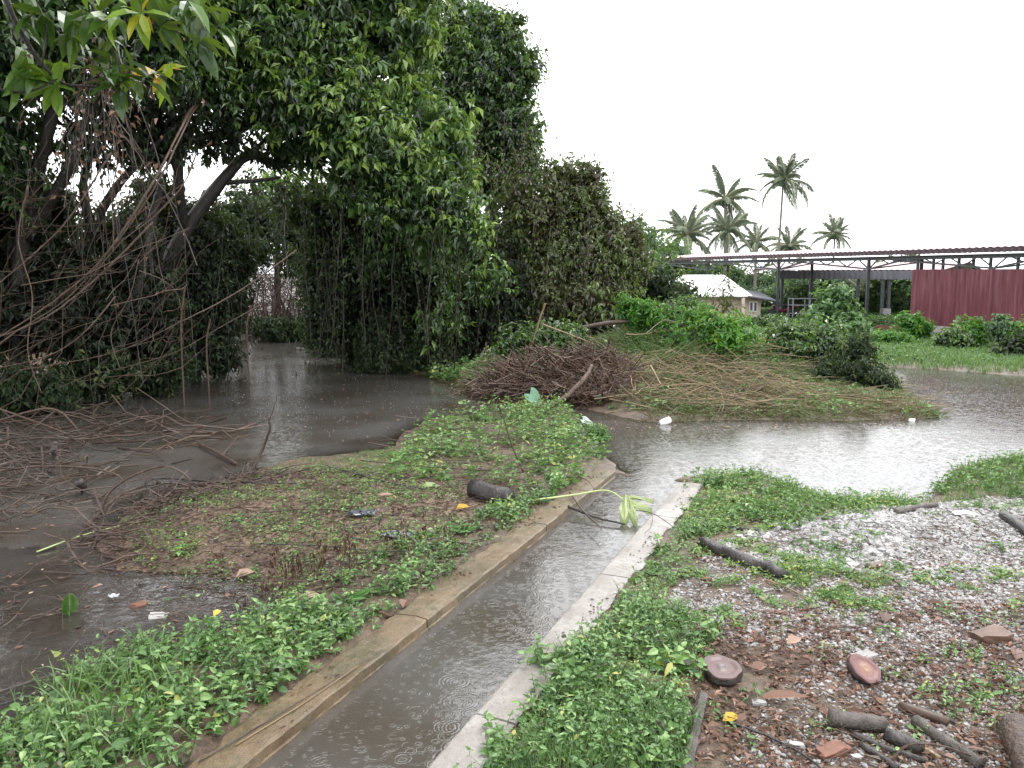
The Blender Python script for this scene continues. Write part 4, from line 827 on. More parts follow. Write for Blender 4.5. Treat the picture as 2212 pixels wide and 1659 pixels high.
bush('tall_bush', 'dark leafy tree shrub right of the creeper covered tree', [IB(1400,640,60,55,27), IB(1360,610,45,60,27.5), IB(1340,680,50,40,26.5), IB(1450,650,40,40,26.5), IB(1440,690,60,30,25.5), IB(1392,608,34,24,27.5), IB(1472,645,30,30,27)], gz(1400,730,27), LEAFD, .16, 1.0, .7, stems=4, droop=.6, hv=.4)
bush('thin_sapling', 'thin sapling poking up beside the palms left of the shed roof', [IB(1400,490,12,14,28), IB(1415,515,18,16,28), IB(1440,540,16,14,28), IB(1390,540,14,16,28), IB(1450,600,25,20,28)], gz(1420,730,28), LEAF, .16, .22, .6, stems=5, droop=.6, sub=0, core=0)
bush('reed_clump', 'brown withered reed clump in front of the white roofed house', [IB(1557,645,13,36,38), IB(1562,670,18,26,38)], gz(1560,700,38), LEAFB, .3, .3, .1, stems=2, droop=.7, ratio=.16, sub=0, core=0)
bush('reed_clump', 'tall pale green reed clump left of the withered brown reeds', [IB(1520,660,12,26,38.5), IB(1572,604,10,12,38.5)], gz(1530,700,38.5), LEAF, .35, .25, .9, stems=2, droop=.5, ratio=.12, sub=0, core=0)

def taro(name, label, base, tip, leaf_dir, leaf_n, L, W, mat, stalk, r=.012, sl='stalk'):
    root = thing(name, base, label, 'leaf')
    B = Buf(); limb(B, [base, (np.asarray(base)+tip)/2+[0.02,0,.03], tip], r, r*.7, 6, 12, .1); obj(sl, B, stalk, root, smooth=True)
    d = nrm(np.asarray(leaf_dir, float)); s = nrm(np.cross(d, leaf_n)); nn = np.cross(s, d)
    prof = [(-.28,.0,.34),(-.2,.10,.46),(-.05,.0,.5),(.15,0,.48),(.35,0,.4),(.55,0,.28),(.75,0,.14),(.9,0,.05),(1,0,.0)]
    V = []
    for k, (u, w0, w1) in enumerate(prof):
        cu = u if k > 1 else (u*.2 if k == 0 else u*.2)
        for j in np.linspace(-1, 1, 7):
            uu = cu + (u-cu)*abs(j)
            V.append(np.asarray(tip)+d*L*uu+s*W*w1*j+nn*(abs(j)*.10*W-.18*L*max(uu, 0)**2+.012*math.sin(9*uu+5*j)))
    f = [[i*7+j, i*7+j+1, i*7+j+8, i*7+j+7] for i in range(8) for j in range(6)]
    B = Buf(); B.add(np.array(V), np.array(f), .6); obj('blade', B, mat, root, smooth=True)
    return root
TARO = leafmat('taro_blade', [(0, (.08,.2,.12)), (1, (.14,.3,.2))], rough=.3, tr=.15)
PALET = leafmat('pale_taro_underside', [(0, (.24,.29,.12)), (1, (.31,.37,.17))], rough=.4, tr=.15, trc=(.5,.55,.2))
PALEW = leafmat('whitish_taro_blade', [(0, (.34,.42,.38)), (1, (.42,.5,.46))], rough=.3, tr=.1)
PALES = solid('pale_green_stalk', [(.3, (.30,.38,.14)), (.7, (.44,.52,.22))], 5, .35, .5, .1)
bt = gp(1160, 885)
taro('taro_plant', 'large upright green taro leaf in front of the brush heap', bt, bt+[-.12,0,.30], [.55,-.1,-.55], [.3,-1,.7], .36, .30, TARO, PALES)
bt = gp(1285, 925)
taro('taro_plant', 'small whitish taro leaf standing in the flood near the brush heap', bt*[1,1,0], bt*[1,1,0]+[-.18,0,.13], [.8,-.1,-.35], [.2,-.7,1], .24, .15, PALEW, PALES, .006)
bt = gp(1292, 950)
bush('water_weed', 'tiny green weed alone in the water off the drain end', [(bt+[0,0,.08], np.array([.08,.06,.06]))], bt*[1,1,0], WEED, .07, .8, .6, cat='weed', stems=1, droop=.3)

# ------------------------------------------------------------------ palms
def frond_mesh(L, droop, seed):
    rs = np.random.default_rng(seed); B = Buf(); n = 14
    t = np.linspace(0, 1, n); x = L*np.sin(t*1.0)/np.sin(1.0)*.98; z = L*(.28*t-droop*t*t)
    P = np.column_stack([x, 0*t, z]); tubes(B, P[None], np.linspace(.035, .008, n)[None], 4, np.array([.9]))
    m = 64; u = np.linspace(.14, 1, m); bx = np.interp(u, t, P[:, 0]); bz = np.interp(u, t, P[:, 2]); b = np.column_stack([bx, 0*bx, bz])
    ll = L*.20*np.sin(np.clip(u*.95+.08, 0, 1)*PI)**.6+.03
    for sg in (-1, 1):
        d = np.column_stack([np.full(m, .7)+rs.normal(size=m)*.12, np.full(m, sg*.8), -.25-.5*rs.random(m)])
        leaves(B, b, d, np.tile([0, 0, 1.], (m, 1)), ll, .021, np.clip(.45+.3*rs.normal(size=m)*.5+.2*(1-u), 0, .95), fold=.1, droop=.3)
    return B
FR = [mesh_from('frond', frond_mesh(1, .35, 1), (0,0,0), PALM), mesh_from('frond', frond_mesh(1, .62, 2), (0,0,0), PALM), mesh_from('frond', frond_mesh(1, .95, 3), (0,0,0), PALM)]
PALMBARK = solid('palm_bark', [(.3, (.10,.09,.075)), (.7, (.22,.2,.175))], 3, .7, .2, .4, .02, stretch=(.3,.3,3))
def palm(px, py, Y, L, label, lean=0, nf=20, r=.13):
    nf = nf+random.randint(-4, 5); ex = random.uniform(.75, 1.25); tw = random.uniform(0, 6); tx = random.gauss(0, .12)
    top = at(px, py, Y); b = np.array([top[0]+lean, Y, .05])
    root = thing('coconut_palm', b, label, 'palm tree', 'coconut palms behind the sheds')
    B = Buf(); limb(B, [b, b*[.55,1,1]*[1,1,0]+top*[.45,0,.45]+[0,0,0], top], r*1.25, r*.8, 8, 22, .06); obj('trunk', B, PALMBARK, root, smooth=True)
    for i in range(nf):
        el = ((i+.5)/nf)**ex; k = 0 if el < .35 else (1 if el < .75 else 2)
        f = bpy.data.objects.new('frond', FR[k]); COL.objects.link(f); f.parent = root
        f.location = Vector([float(v) for v in top-b]); e = math.radians(70-95*el)+random.gauss(0, .1)
        f.rotation_euler = (random.gauss(0, .3)+tx, -e, tw+i*2.4+random.gauss(0, .25)); s = L*random.uniform(.7, 1.12); f.scale = (s, s, s)
    B = Buf(); stone_batch(B, top+rng.normal(size=(7, 3))*[.22,.22,.1]-[0,0,.25], np.full(7, .3), 1.0, np.full(7, .5)); obj('coconuts', B, FAR, root)
    return root
palm(1692, 388, 88, 3.3, 'tallest coconut palm with a long bare trunk above the shed roof', -.3)
palm(1566, 432, 78, 3.2, 'second tallest coconut palm with wide drooping fronds', .3)
palm(1484, 508, 72, 2.9, 'coconut palm leftmost of the row above the left tip of the shed roof', 0)
palm(1572, 500, 74, 2.6, 'greyish ragged coconut palm directly beneath the second tallest palm', .1)
palm(1634, 524, 80, 2.5, 'short coconut palm between the ragged palm and the tallest trunk', 0)
palm(1706, 532, 92, 2.6, 'low coconut palm half hidden behind the tallest trunk', 0)
palm(1803, 508, 105, 2.6, 'solitary coconut palm rising over the middle of the shed roof', 0)
palm(1965, 577, 110, 3.0, 'palm crown visible in the gap under the shed roof beside the red wall', 0)
palm(1862, 634, 62, 2.6, 'yellowing young palm seen beneath the rear shed roof', 0)
# far trees
ft = [(1375,520,30,40,50,'pale green tree peeking out right of the creeper covered tree'), (1430,560,45,50,62,'hazy green tree behind the left tip of the shed roof'), (1480,590,40,40,75,'hazy tree below the leftmost palm'), (1530,580,45,40,85,'hazy tree below the second tallest palm'),
      (1600,590,45,40,85,'hazy tree below the short palm'), (1650,610,45,40,82,'hazy tree behind the house'), (1700,600,45,40,84,'hazy tree behind the tall palm trunk'), (1760,605,50,45,86,'hazy tree behind the rear shed left half'), (1830,610,50,40,88,'hazy tree behind the rear shed middle'), (1900,615,50,45,80,'hazy tree behind the rear shed right half'),
      (1680,640,40,35,62,'rounded green tree right of the house'), (1740,640,45,40,60,'pale leafy tree under the rear shed roof, beside the house'), (1800,650,50,40,62,'leafy tree behind the creeper column'), (1880,655,40,45,58,'leafy tree beneath the rear shed roof by dark posts'), (1940,660,40,60,54,'dark leafy tree next to the red wall'), (1990,640,40,60,66,'tree hidden behind the red wall'),
      (1330,600,60,60,45,'green tree behind the dark leafy tree shrub')]
for px, py, rx, ry, Y, lab in ft:
    b = gz(px, 680, Y); py = py+10
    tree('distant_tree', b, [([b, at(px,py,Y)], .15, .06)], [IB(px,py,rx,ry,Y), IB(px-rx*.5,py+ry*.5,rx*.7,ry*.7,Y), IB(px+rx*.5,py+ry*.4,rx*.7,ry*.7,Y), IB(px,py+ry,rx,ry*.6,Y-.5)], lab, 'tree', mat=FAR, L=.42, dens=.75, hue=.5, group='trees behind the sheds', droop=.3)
bush('creeper_column', 'tall column of pale creeper leaves standing before the sheds', [IB(1803,640,26,18,36), IB(1805,665,36,24,35.8), IB(1790,690,38,22,35.5), IB(1820,695,40,24,35.5), IB(1845,712,35,14,35), IB(1800,720,50,14,34.6)], gz(1805,735,35.5), leafmat('pale_creeper_leaf', [(0, (.03,.07,.03)), (.5, (.07,.15,.05)), (1, (.15,.26,.09))], tr=.3), .2, 1.0, .6, stems=4, droop=.4, ratio=.75)
for px, py, rx, ry, Y, lab, m in [(1973,700,22,22,31.5,'green bush at the left corner of the red wall',LEAFG), (2098,712,20,22,28.5,'green bush against the middle of the red wall',LEAFG), (2060,735,22,12,28,'low bush against the grey footing left of the wall bush',LEAF), (2165,705,12,14,27.5,'pale big leaved seedling before the red wall',FAR), (2200,755,38,28,25.5,'dark bush at the right edge before the red wall',LEAFD), (2218,720,26,18,27,'yellow green bush above the dark right edge bush',LEAFG), (1720,712,35,14,36,'low bush in front of the shed posts',LEAF), (1660,700,45,14,40,'low bush in front of the house',LEAF), (1930,738,40,14,30,'low creeper hump left of the red wall',LEAFG)]:
    bush('wall_bush', lab, [IB(px,py,rx,ry,Y), IB(px-rx*.4,py+ry*.5,rx*.7,ry*.7,Y), IB(px+rx*.45,py+ry*.5,rx*.7,ry*.7,Y-.2)], gz(px, py+ry, Y), m, .15, .9, .5, 'bushes before the sheds', stems=2, droop=.4, ratio=.6)

# ------------------------------------------------------------------ buildings
def quad_prism(B, c8): B.add(np.array(c8), np.array([(0,3,2,1),(4,5,6,7),(0,1,5,4),(1,2,6,5),(2,3,7,6),(3,0,4,7)]))
def bar(B, a, b, w, h=None):
    a, b = np.asarray(a, float), np.asarray(b, float); h = h or w; d = nrm(b-a); u = np.array([0, 0, 1.]) if abs(d[2]) < .95 else np.array([1., 0, 0])
    s = nrm(np.cross(d, u))*w/2; t = nrm(np.cross(s, d))*h/2
    quad_prism(B, [a-s-t, a+s-t, a+s+t, a-s+t, b-s-t, b+s-t, b+s+t, b-s+t])
def corr(B, p0, u, v, nu, nv, amp, pitch, L, W, th=.0):
    """corrugated sheet: ridges run along v"""
    n_ = np.cross(u, v); a = np.linspace(0, L, nu); zz = amp*np.sign(np.sin(a*2*PI/pitch))*np.abs(np.sin(a*2*PI/pitch))**.6
    V = np.array([[np.asarray(p0)+u*x+v*W*k/(nv-1)+n_*z for k in range(nv)] for x, z in zip(a, zz)]).reshape(-1, 3)
    f = np.array([[i*nv+k, i*nv+k+1, (i+1)*nv+k+1, (i+1)*nv+k] for i in range(nu-1) for k in range(nv-1)])
    B.add(V, f)
def m_metal(name, c0, c1, c2, rough=.45, streak=True):
    m, nt, o = newmat(name); v = coord(nt, 'Object'); vs = coord(nt, 'Object', (3.0, 3.0, .25))
    n1 = noise(nt, 2.4, 6, .7, vs); n2 = noise(nt, 1.2, 6, .6, v)
    c = mixc(nt, mth(nt, 'MULTIPLY', n2, .6), ramp(nt, [(.34, c0), (.5, c1), (.68, c2)], n1), c1)
    princ(nt, o, c, rough, .4); return m
REDW = m_metal('red_sheet_wall', (.055,.012,.018), (.115,.026,.036), (.21,.085,.095), .5)
ROOFM = m_metal('faded_red_roof', (.32,.19,.21), (.40,.26,.28), (.48,.35,.36), .4)
FASC = m_metal('dark_red_fascia', (.03,.02,.024), (.05,.03,.037), (.08,.05,.06), .5)
UNDER = m_metal('dull_zinc_underside', (.10,.10,.115), (.15,.15,.17), (.2,.2,.22), .5)
FOOT = solid('grey_footing', [(.3, (.2,.19,.185)), (.7, (.36,.345,.34))], 2, .7, .3, .3)
E0 = np.array([9.9, 58.0]); AX = np.array([.317, -.949]); AX = AX/np.linalg.norm(AX); BX = np.array([AX[1]*-1, AX[0]])   # BX points away, to the right
S = lambda s, w, z: np.array([*(E0+AX*s+BX*w), z])
a3, b3_ = np.array([*AX, 0]), np.array([*BX, 0])
shed = thing('open_shed', S(20, 2, .05), 'long open sided shed with faded red roof and red sheet wall', 'shed')
ZE, ZR, WD = 3.60, 3.84, 3.0; LEN = 46
sl = nrm(np.array([*(BX*WD), ZR-ZE])); sw = math.hypot(WD, ZR-ZE)
B = Buf(); corr(B, S(-3.4, -.4, ZE-.03), a3, sl, 560, 2, .018, .32, LEN, sw+.42)
sl2 = nrm(np.array([*(-BX*WD), ZR-ZE])); corr(B, S(-3.4, 2*WD+.4, ZE-.03), a3, sl2, 560, 2, .018, .32, LEN, sw+.42)
obj('roof', B, ROOFM, shed)
B = Buf(); corr(B, S(-3.4, -.38, ZE-.22), a3, np.array([0, 0, 1.]), 560, 2, .018, .32, LEN, .17); obj('fascia', B, FASC, shed)
B = Buf(); quad_prism(B, [S(-1, -.2, ZE-.30), S(LEN-2, -.2, ZE-.30), S(LEN-2, 2*WD, ZE-.30), S(-1, 2*WD, ZE-.30), S(-1, -.2, ZE-.27), S(LEN-2, -.2, ZE-.27), S(LEN-2, 2*WD, ZE-.27), S(-1, 2*WD, ZE-.27)]); obj('ceiling_sheet', B, UNDER, shed)
fr_s = [-.6, 6.2, 13.2, 19.9, 26.6, 33.3, 40]
bw = [1.0, 1.4, 2.1, 3.0, 3.4, 3.6, 3.8]
for s, w in zip(fr_s, bw):
    for ww in ((0, w) if s < 22 else (w,)):
        B = Buf(); bar(B, S(s, ww, -.1), S(s, ww, ZE-.3), .12); obj('post', B, STEEL, shed)
B = Buf()
for i, s in enumerate(fr_s):
    zb = ZE-.82
    for s1, z1 in ((s-5.4, ZE-.42), (s+2.2, ZE-.42)):
        bar(B, S(s, .0, zb), S(s1, 0, z1), .07)
        m = 7 if s1 < s else 3; prev = S(s, 0, zb)
        for k in range(1, m+1):
            t_ = k/(m+.5); zc = zb+(z1-zb)*t_; p = S(s+(s1-s)*t_, 0, (ZE-.36) if k % 2 else zc); bar(B, prev, p, .045); prev = p
    bar(B, S(s, 0, zb), S(s, bw[i], ZE-.5), .06)
bar(B, S(-1, 0, ZE-.38), S(LEN-2, 0, ZE-.38), .08, .12)
obj('roof_truss', B, STEEL, shed)
W0 = 22.6
B = Buf(); corr(B, S(W0, -.06, .45), a3, np.array([0, 0, 1.]), 420, 2, .016, .22, 20, 2.30)
corr(B, S(W0+.02, -.02, .45), b3_, np.array([0, 0, 1.]), 60, 2, .016, .22, 3.0, 2.28)
obj('sheet_wall', B, REDW, shed)
B = Buf(); quad_prism(B, [S(W0, -.08, -.2), S(W0+20, -.08, -.2), S(W0+20, .2, -.2), S(W0, .2, -.2), S(W0, -.08, .445), S(W0+20, -.08, .445), S(W0+20, .2, .445), S(W0, .2, .445)]); obj('footing', B, FOOT, shed)
for s in [W0+.15, W0+1.0, W0+1.5, W0+2.3, W0+3.0, W0+3.8, W0+5.0, W0+5.4, W0+7, W0+9]:
    B = Buf(); bar(B, S(s, .06, 2.3), S(s, .06, ZE-.34), .09); obj('stud', B, STEEL, shed)
# rear shed
def PR(px, py, Y): return at(px, py, Y)
rs = thing('rear_shed', np.append(at(1800, 690, 52)[:2], .05), 'smaller open shed with pale pink roof behind the front shed', 'shed')
r0, r1 = at(1622, 583.5, 56), at(2040, 583.5, 47.5)
u = nrm((r1-r0)*[1,1,0]); vv = nrm(np.cross([0,0,1.], u)); LN = np.linalg.norm(r1-r0)
B = Buf(); sl = nrm(vv*4+[0,0,.45]); corr(B, r0, u, sl, 300, 2, .016, .32, LN, 4.0); sl2 = nrm(vv*4-[0,0,.75]); corr(B, r0+sl*4.0, u, sl2, 300, 2, .016, .32, LN, 4.6); obj('roof', B, ROOFM, rs)
B = Buf(); corr(B, r0+u*1.8-[0,0,.55], u, np.array([0,0,1.]), 260, 2, .016, .32, LN-1.8, .50); obj('fascia', B, UNDER, rs)
for px, Y, ytop in [(1692,54.5,610), (1754,53,608), (1857,51,606), (1911,49.8,604), (1925,49.6,604)]:
    p = at(px, ytop, Y); B = Buf(); bar(B, [p[0], p[1]+.2, -.1], [p[0], p[1]+.2, r0[2]], .16); o = obj('post', B, STEEL, rs)
p = at(1911, 700, 49.7); B = Buf(); bar(B, [p[0], p[1], -.1], [p[0], p[1], .55], .45); obj('post_base', B, FOOT, rs)
# low wall
w0, w1 = at(1893, 712, 37), at(1975, 712, 35.5); B = Buf(); w0[2] = w1[2] = .15; bar(B, w0, w1, .15, .42)
tag(obj('low_wall', B, solid('dull_red_brick', [(.3, (.11,.04,.035)), (.7, (.2,.085,.07))], 5, .7, .3, .4)), 'low dull red brick wall left of the red sheet wall', 'low wall')
# house
HY = 44.5
hs = thing('house', np.append(at(1560, 680, HY)[:2], 0), 'small cream house with a bright white sheet roof behind the reeds', 'house')
CREAM = solid('cream_wall', [(.3, (.50,.40,.32)), (.7, (.62,.52,.43))], 1.5, .7, .3, .1); WHR = m_metal('white_sheet_roof', (.76,.76,.76), (.83,.83,.83), (.86,.86,.86), .25)
hp = lambda px, py, Y, z=None: (lambda p: np.array([p[0], p[1], p[2] if z is None else z]))(at(px, py, Y))
x0, x1 = at(1440, 641, HY)[0], at(1653, 641, HY)[0]; ze = at(1500, 641, HY)[2]; zr = at(1500, 597, HY+2.2)[2]
B = Buf(); quad_prism(B, [(x0,HY+.4,-.3),(x1-.1,HY+.4,-.3),(x1-.1,HY+4,-.3),(x0,HY+4,-.3),(x0,HY+.4,ze),(x1-.1,HY+.4,ze),(x1-.1,HY+4,ze),(x0,HY+4,ze)]); obj('wall', B, CREAM, hs)
B = Buf(); rx = at(1622, 641, HY)[0]
V = [(x0-.6,HY-.2,ze),(rx,HY-.2,ze),(at(1564,600,HY+2.2)[0],HY+2.2,zr),(x0+1.2,HY+2.2,zr),(rx,HY+4.3,ze),(x0-.6,HY+4.3,ze)]; V2 = [(a, b, c+.08) for a, b, c in V]
B.add(np.array(V2+V), [np.array([(0,1,2,3),(3,2,4,5),(7,6,9,8),(8,9,11,10),(6,7,1,0),(10,11,5,4)]), np.array([(1,4,2),(3,5,0),(7,8,10),(9,6,11)])]); obj('roof', B, WHR, hs)
B = Buf(); a = at(1618, 639, HY-.4); b = at(1676, 648, HY-.4); quad_prism(B, [a+[0,0,-.06], b+[0,0,-.06], b+[0,3,.3], a+[0,3,.3], a, b, b+[0,3,.36], a+[0,3,.36]]); obj('porch_roof', B, UNDER, hs)
B = Buf(); a = at(1617.5, 674, HY+.37); b = at(1636, 651, HY+.37); quad_prism(B, [(a[0],HY+.33,a[2]),(b[0],HY+.33,a[2]),(b[0],HY+.38,a[2]),(a[0],HY+.38,a[2]),(a[0],HY+.33,b[2]),(b[0],HY+.33,b[2]),(b[0],HY+.38,b[2]),(a[0],HY+.38,b[2])])
wn = obj('window', B, WHITE, hs)
for k in (0, 1):
    B = Buf(); w = (b[0]-a[0]); q0 = a[0]+.05+k*w*.5; q1 = q0+w*.5-.09; B.add(np.array([(q0,HY+.325,a[2]+.06),(q1,HY+.325,a[2]+.06),(q1,HY+.325,b[2]-.06),(q0,HY+.325,b[2]-.06)]), np.array([(0,1,2,3)])); obj('pane', B, solid('dusky_glass', [(.3, (.07,.06,.08)), (.7, (.11,.09,.12))], 2, .15, .5, 0), wn)
B = Buf(); bar(B, [at(1604,690,HY-.4)[0],HY-.4,-.1], [at(1604,690,HY-.4)[0],HY-.4,ze-.05], .14); obj('porch_post', B, CREAM, hs)
# motorbike and rack under the shed
def disc(B, c, r, w, ax=np.array([1., 0, 0]), n=20, r2=None):
    u = nrm(np.cross(ax, [0,0,1.])); v_ = np.cross(ax, u); a = np.arange(n)*2*PI/n; ring = lambda rr, o_: c+ax*o_+rr*(np.cos(a)[:, None]*u+np.sin(a)[:, None]*v_)
    r2 = r2 or r*.6; V = np.vstack([ring(r, -w), ring(r, w), ring(r2, w), ring(r2, -w)]); k = np.arange(n); k2 = (k+1) % n
    B.add(V, np.vstack([np.stack([i*n+k, i*n+k2, ((i+1) % 4)*n+k2, ((i+1) % 4)*n+k], 1) for i in range(4)]))
mb = np.append(at(1692, 690, 47)[:2], .12); mroot = thing('motorbike', mb, 'dark red motorbike parked under the front shed', 'motorbike')
MR = solid('dark_red_paint', [(.3, (.10,.015,.03)), (.7, (.16,.03,.05))], 3, .25, .6, 0); RUB = solid('rubber', [(.3, (.015,.015,.015)), (.7, (.03,.03,.03))], 5, .7)
yax = np.array([.15, 1., 0]); yax = nrm(yax)
for dx in (-.62, .62):
    B = Buf(); disc(B, mb+[dx, 0, .27], .27, .05, yax, r2=.19); wh = obj('wheel', B, RUB, mroot); B = Buf(); disc(B, mb+[dx, 0, .27], .18, .02, yax, r2=.02); obj('rim', B, STEEL, wh)
B = Buf(); limb(B, [mb+[-.55,0,.75], mb+[-.35,0,.5], mb+[0,0,.42], mb+[.3,0,.58], mb+[.75,0,.68]], .12, .10, 8, 14, .02); obj('body', B, MR, mroot, smooth=True)
B = Buf(); limb(B, [mb+[-.05,0,.70], mb+[.3,0,.74], mb+[.65,0,.78]], .10, .09, 8, 8, .02); obj('seat', B, RUB, mroot, smooth=True)
B = Buf(); bar(B, mb+[-.5,-.3,.98], mb+[-.5,.3,.98], .04); bar(B, mb+[-.62,0,.3], mb+[-.48,0,1.0], .06); obj('handlebar', B, STEEL, mroot)
B = Buf(); stone_batch(B, (mb+[-.66,0,.86])[None], np.array([.11]), 1, np.array([.5])); obj('headlight', B, WHITE, mroot)
rk = np.append(at(1748, 690, 46)[:2], .08); B = Buf()
for dx in (-.9, 0, .9):
    for dy in (0, .8): bar(B, rk+[dx, dy, -.05], rk+[dx, dy, 1.15+.25*(dx > 0)], .05)
for z in (.35, .8, 1.15):
    for dy in (0, .8): bar(B, rk+[-.9, dy, z], rk+[.9, dy, z], .04)
    for dx in (-.9, .9): bar(B, rk+[dx, 0, z], rk+[dx, .8, z], .04)
tag(obj('metal_rack', B, solid('grey_steel', [(.3, (.25,.26,.27)), (.7, (.36,.37,.38))], 4, .4, .5, 0)), 'grey steel rack standing under the front shed', 'rack')
bk = np.append(at(1782, 690, 46.5)[:2], .9); B = Buf(); quad_prism(B, [bk+np.array(k)*[.4,.3,.25] for k in [(-1,-1,-1),(1,-1,-1),(1,1,-1),(-1,1,-1),(-1,-1,1),(1,-1,1),(1,1,1),(-1,1,1)]])
for dx in (-.35, .35): bar(B, bk+[dx, 0, -.95], bk+[dx, 0, -.24], .08)
tag(obj('red_cabinet', B, BRICK), 'reddish box on legs beside the grey steel rack', 'box')

# ------------------------------------------------------------------ foreground objects
def gpts(pts, dz=.02): return [gp(x, y, dz + (e[0] if e else 0)) for x, y, *e in pts]
def imgpts(pts, Y0=None):
    """image points; the first lies on the ground, the rest at the depth interpolated to the last ground point"""
    return gpts(pts)
pxm = lambda x, y: np.linalg.norm(gp(x, y)-[0, 0, H])/F      # metres per picture unit there
def log_on(name, label, p0, p1, thick, mat, cat, group=None, bend=0.0, lift=0.0, taper=.85, sides=12, jit=.35, endmat=None):
    r = thick*.5*pxm((p0[0]+p1[0])/2, (p0[1]+p1[1])/2)
    a, b = gp(*p0), gp(*p1); a[2] += r*.75+lift; b[2] += r*.75
    m = (a+b)/2+np.cross(nrm(b-a), [0,0,1.])*bend; m[2] = max(m[2], h1(m[0], m[1])+r*.6)
    B = Buf(); limb(B, [a, m, b], r, r*taper, sides, int(np.clip(np.linalg.norm(b-a)/(r*1.3), 5, 26)), jit*.3, rough=.13 if name == 'rotten_log' else .045); o = obj(name, B, mat, base=a, smooth=sides > 8); tag(o, label, cat, group)
    return o
log_on('log_chunk', 'short thick charred log lying on the left bank by the drain', (1022,1072), (1098,1092), 44, DARKT, 'log', taper=.9)
log_on('rotten_log', 'black rotten log split open on the gravel side of the drain', (1515,1178), (1690,1254), 24, DARKT, 'log', taper=1.3, jit=.7)
log_on('black_stick', 'flat black stick pointing from the pale wall into the weeds', (1475,1136), (1638,1150), 9, DARKT, 'stick', jit=.4)
log_on('weathered_plank', 'grey weathered plank running out of the bottom of the picture', (1518,1510), (1480,1690), 26, GREYT, 'plank', taper=1.1, sides=5)
log_on('pale_timber', 'pale curved timber at the top edge of the gravel', (1935,1112), (2022,1096), 13, GREYT, 'timber')
log_on('dark_log', 'dark thin log at the right edge of the gravel', (2168,1120), (2240,1175), 20, DARKT, 'log')
PILE = 'firewood pieces piled at the bottom right'
log_on('firewood', 'moss grey firewood piece topmost left in the bottom right pile', (1790,1570), (1912,1584), 34, GREYT, 'firewood', PILE, lift=.02)
log_on('firewood', 'reddish brown firewood stick at the upper side of the pile', (1943,1534), (2048,1568), 19, TWIG, 'firewood', PILE)
log_on('firewood', 'black bark strip beside the reddish firewood stick', (1978,1532), (2062,1564), 9, DARKT, 'firewood', PILE, lift=.01)
log_on('firewood', 'short thick dark firewood piece in the middle of the pile', (1915,1598), (1990,1630), 26, DARKT, 'firewood', PILE, taper=1.0)
log_on('firewood', 'long grey firewood pole at the right of the pile', (1976,1570), (2118,1662), 24, GREYT, 'firewood', PILE)
log_on('firewood', 'dark purplish stick at the lower left of the pile', (1858,1616), (1938,1664), 15, DARKT, 'firewood', PILE)
log_on('firewood', 'long black split branch lying under the other firewood', (1840,1588), (2000,1650), 13, DARKT, 'firewood', PILE, bend=.03)
log_on('firewood', 'pale split firewood slat between the dark pieces', (1952,1596), (2030,1640), 10, CANE, 'firewood', PILE)
log_on('bark_slab', 'large reddish bark slab at the bottom right corner', (2190,1600), (2240,1720), 62, REDT, 'bark', jit=.2, sides=16)
stick_obj('curved_root', 'bent wiry root arching over the bottom right pile', [gp(1925,1655,.02), gp(1960,1640,.08), gp(2030,1640,.08), gp(2130,1652,.02)], .008, .004, REDT, 'root')
stick_obj('thin_branch', 'thin dark branch slanting toward the bottom edge right of the plank', gpts([(1575,1565),(1660,1600),(1740,1640),(1800,1690)]), .008, .005, DARKT, 'branch')
stick_obj('thin_branch', 'thin tan stick lying in weeds above the sawn stump', gpts([(1655,1255),(1700,1275),(1750,1300)]), .008, .006, CANE, 'branch')
stick_obj('thin_branch', 'forked thin twig on the weeds near the flood, right bank', gpts([(1600,1130),(1660,1122),(1730,1110)]), .012, .006, TWIG, 'branch')
# sawn discs
def m_cut(name, c0, c1, c2):
    m, nt, o = newmat(name); v = coord(nt)
    g = nt.nodes.new('ShaderNodeTexGradient'); g.gradient_type = 'SPHERICAL'
    mp = nt.nodes.new('ShaderNodeMapping'); mp.inputs['Scale'].default_value = (6.2, 6.2, 6.2); nt.links.new(v, mp.inputs[0]); nt.links.new(mp.outputs[0], g.inputs[0])
    k = mth(nt, 'ADD', g.outputs['Fac'], mth(nt, 'MULTIPLY', mth(nt, 'SUBTRACT', noise(nt, 14, 5, .6, v), .5), .16))
    rings = mth(nt, 'MULTIPLY', mth(nt, 'SINE', mth(nt, 'MULTIPLY', k, 70)), .02)
    princ(nt, o, ramp(nt, [(.12, c0), (.35, c1), (.62, c0), (.9, c2)], mth(nt, 'ADD', k, rings)), .35, .5, bump(nt, noise(nt, 50, 4, .6, v), .3, .004)); return m
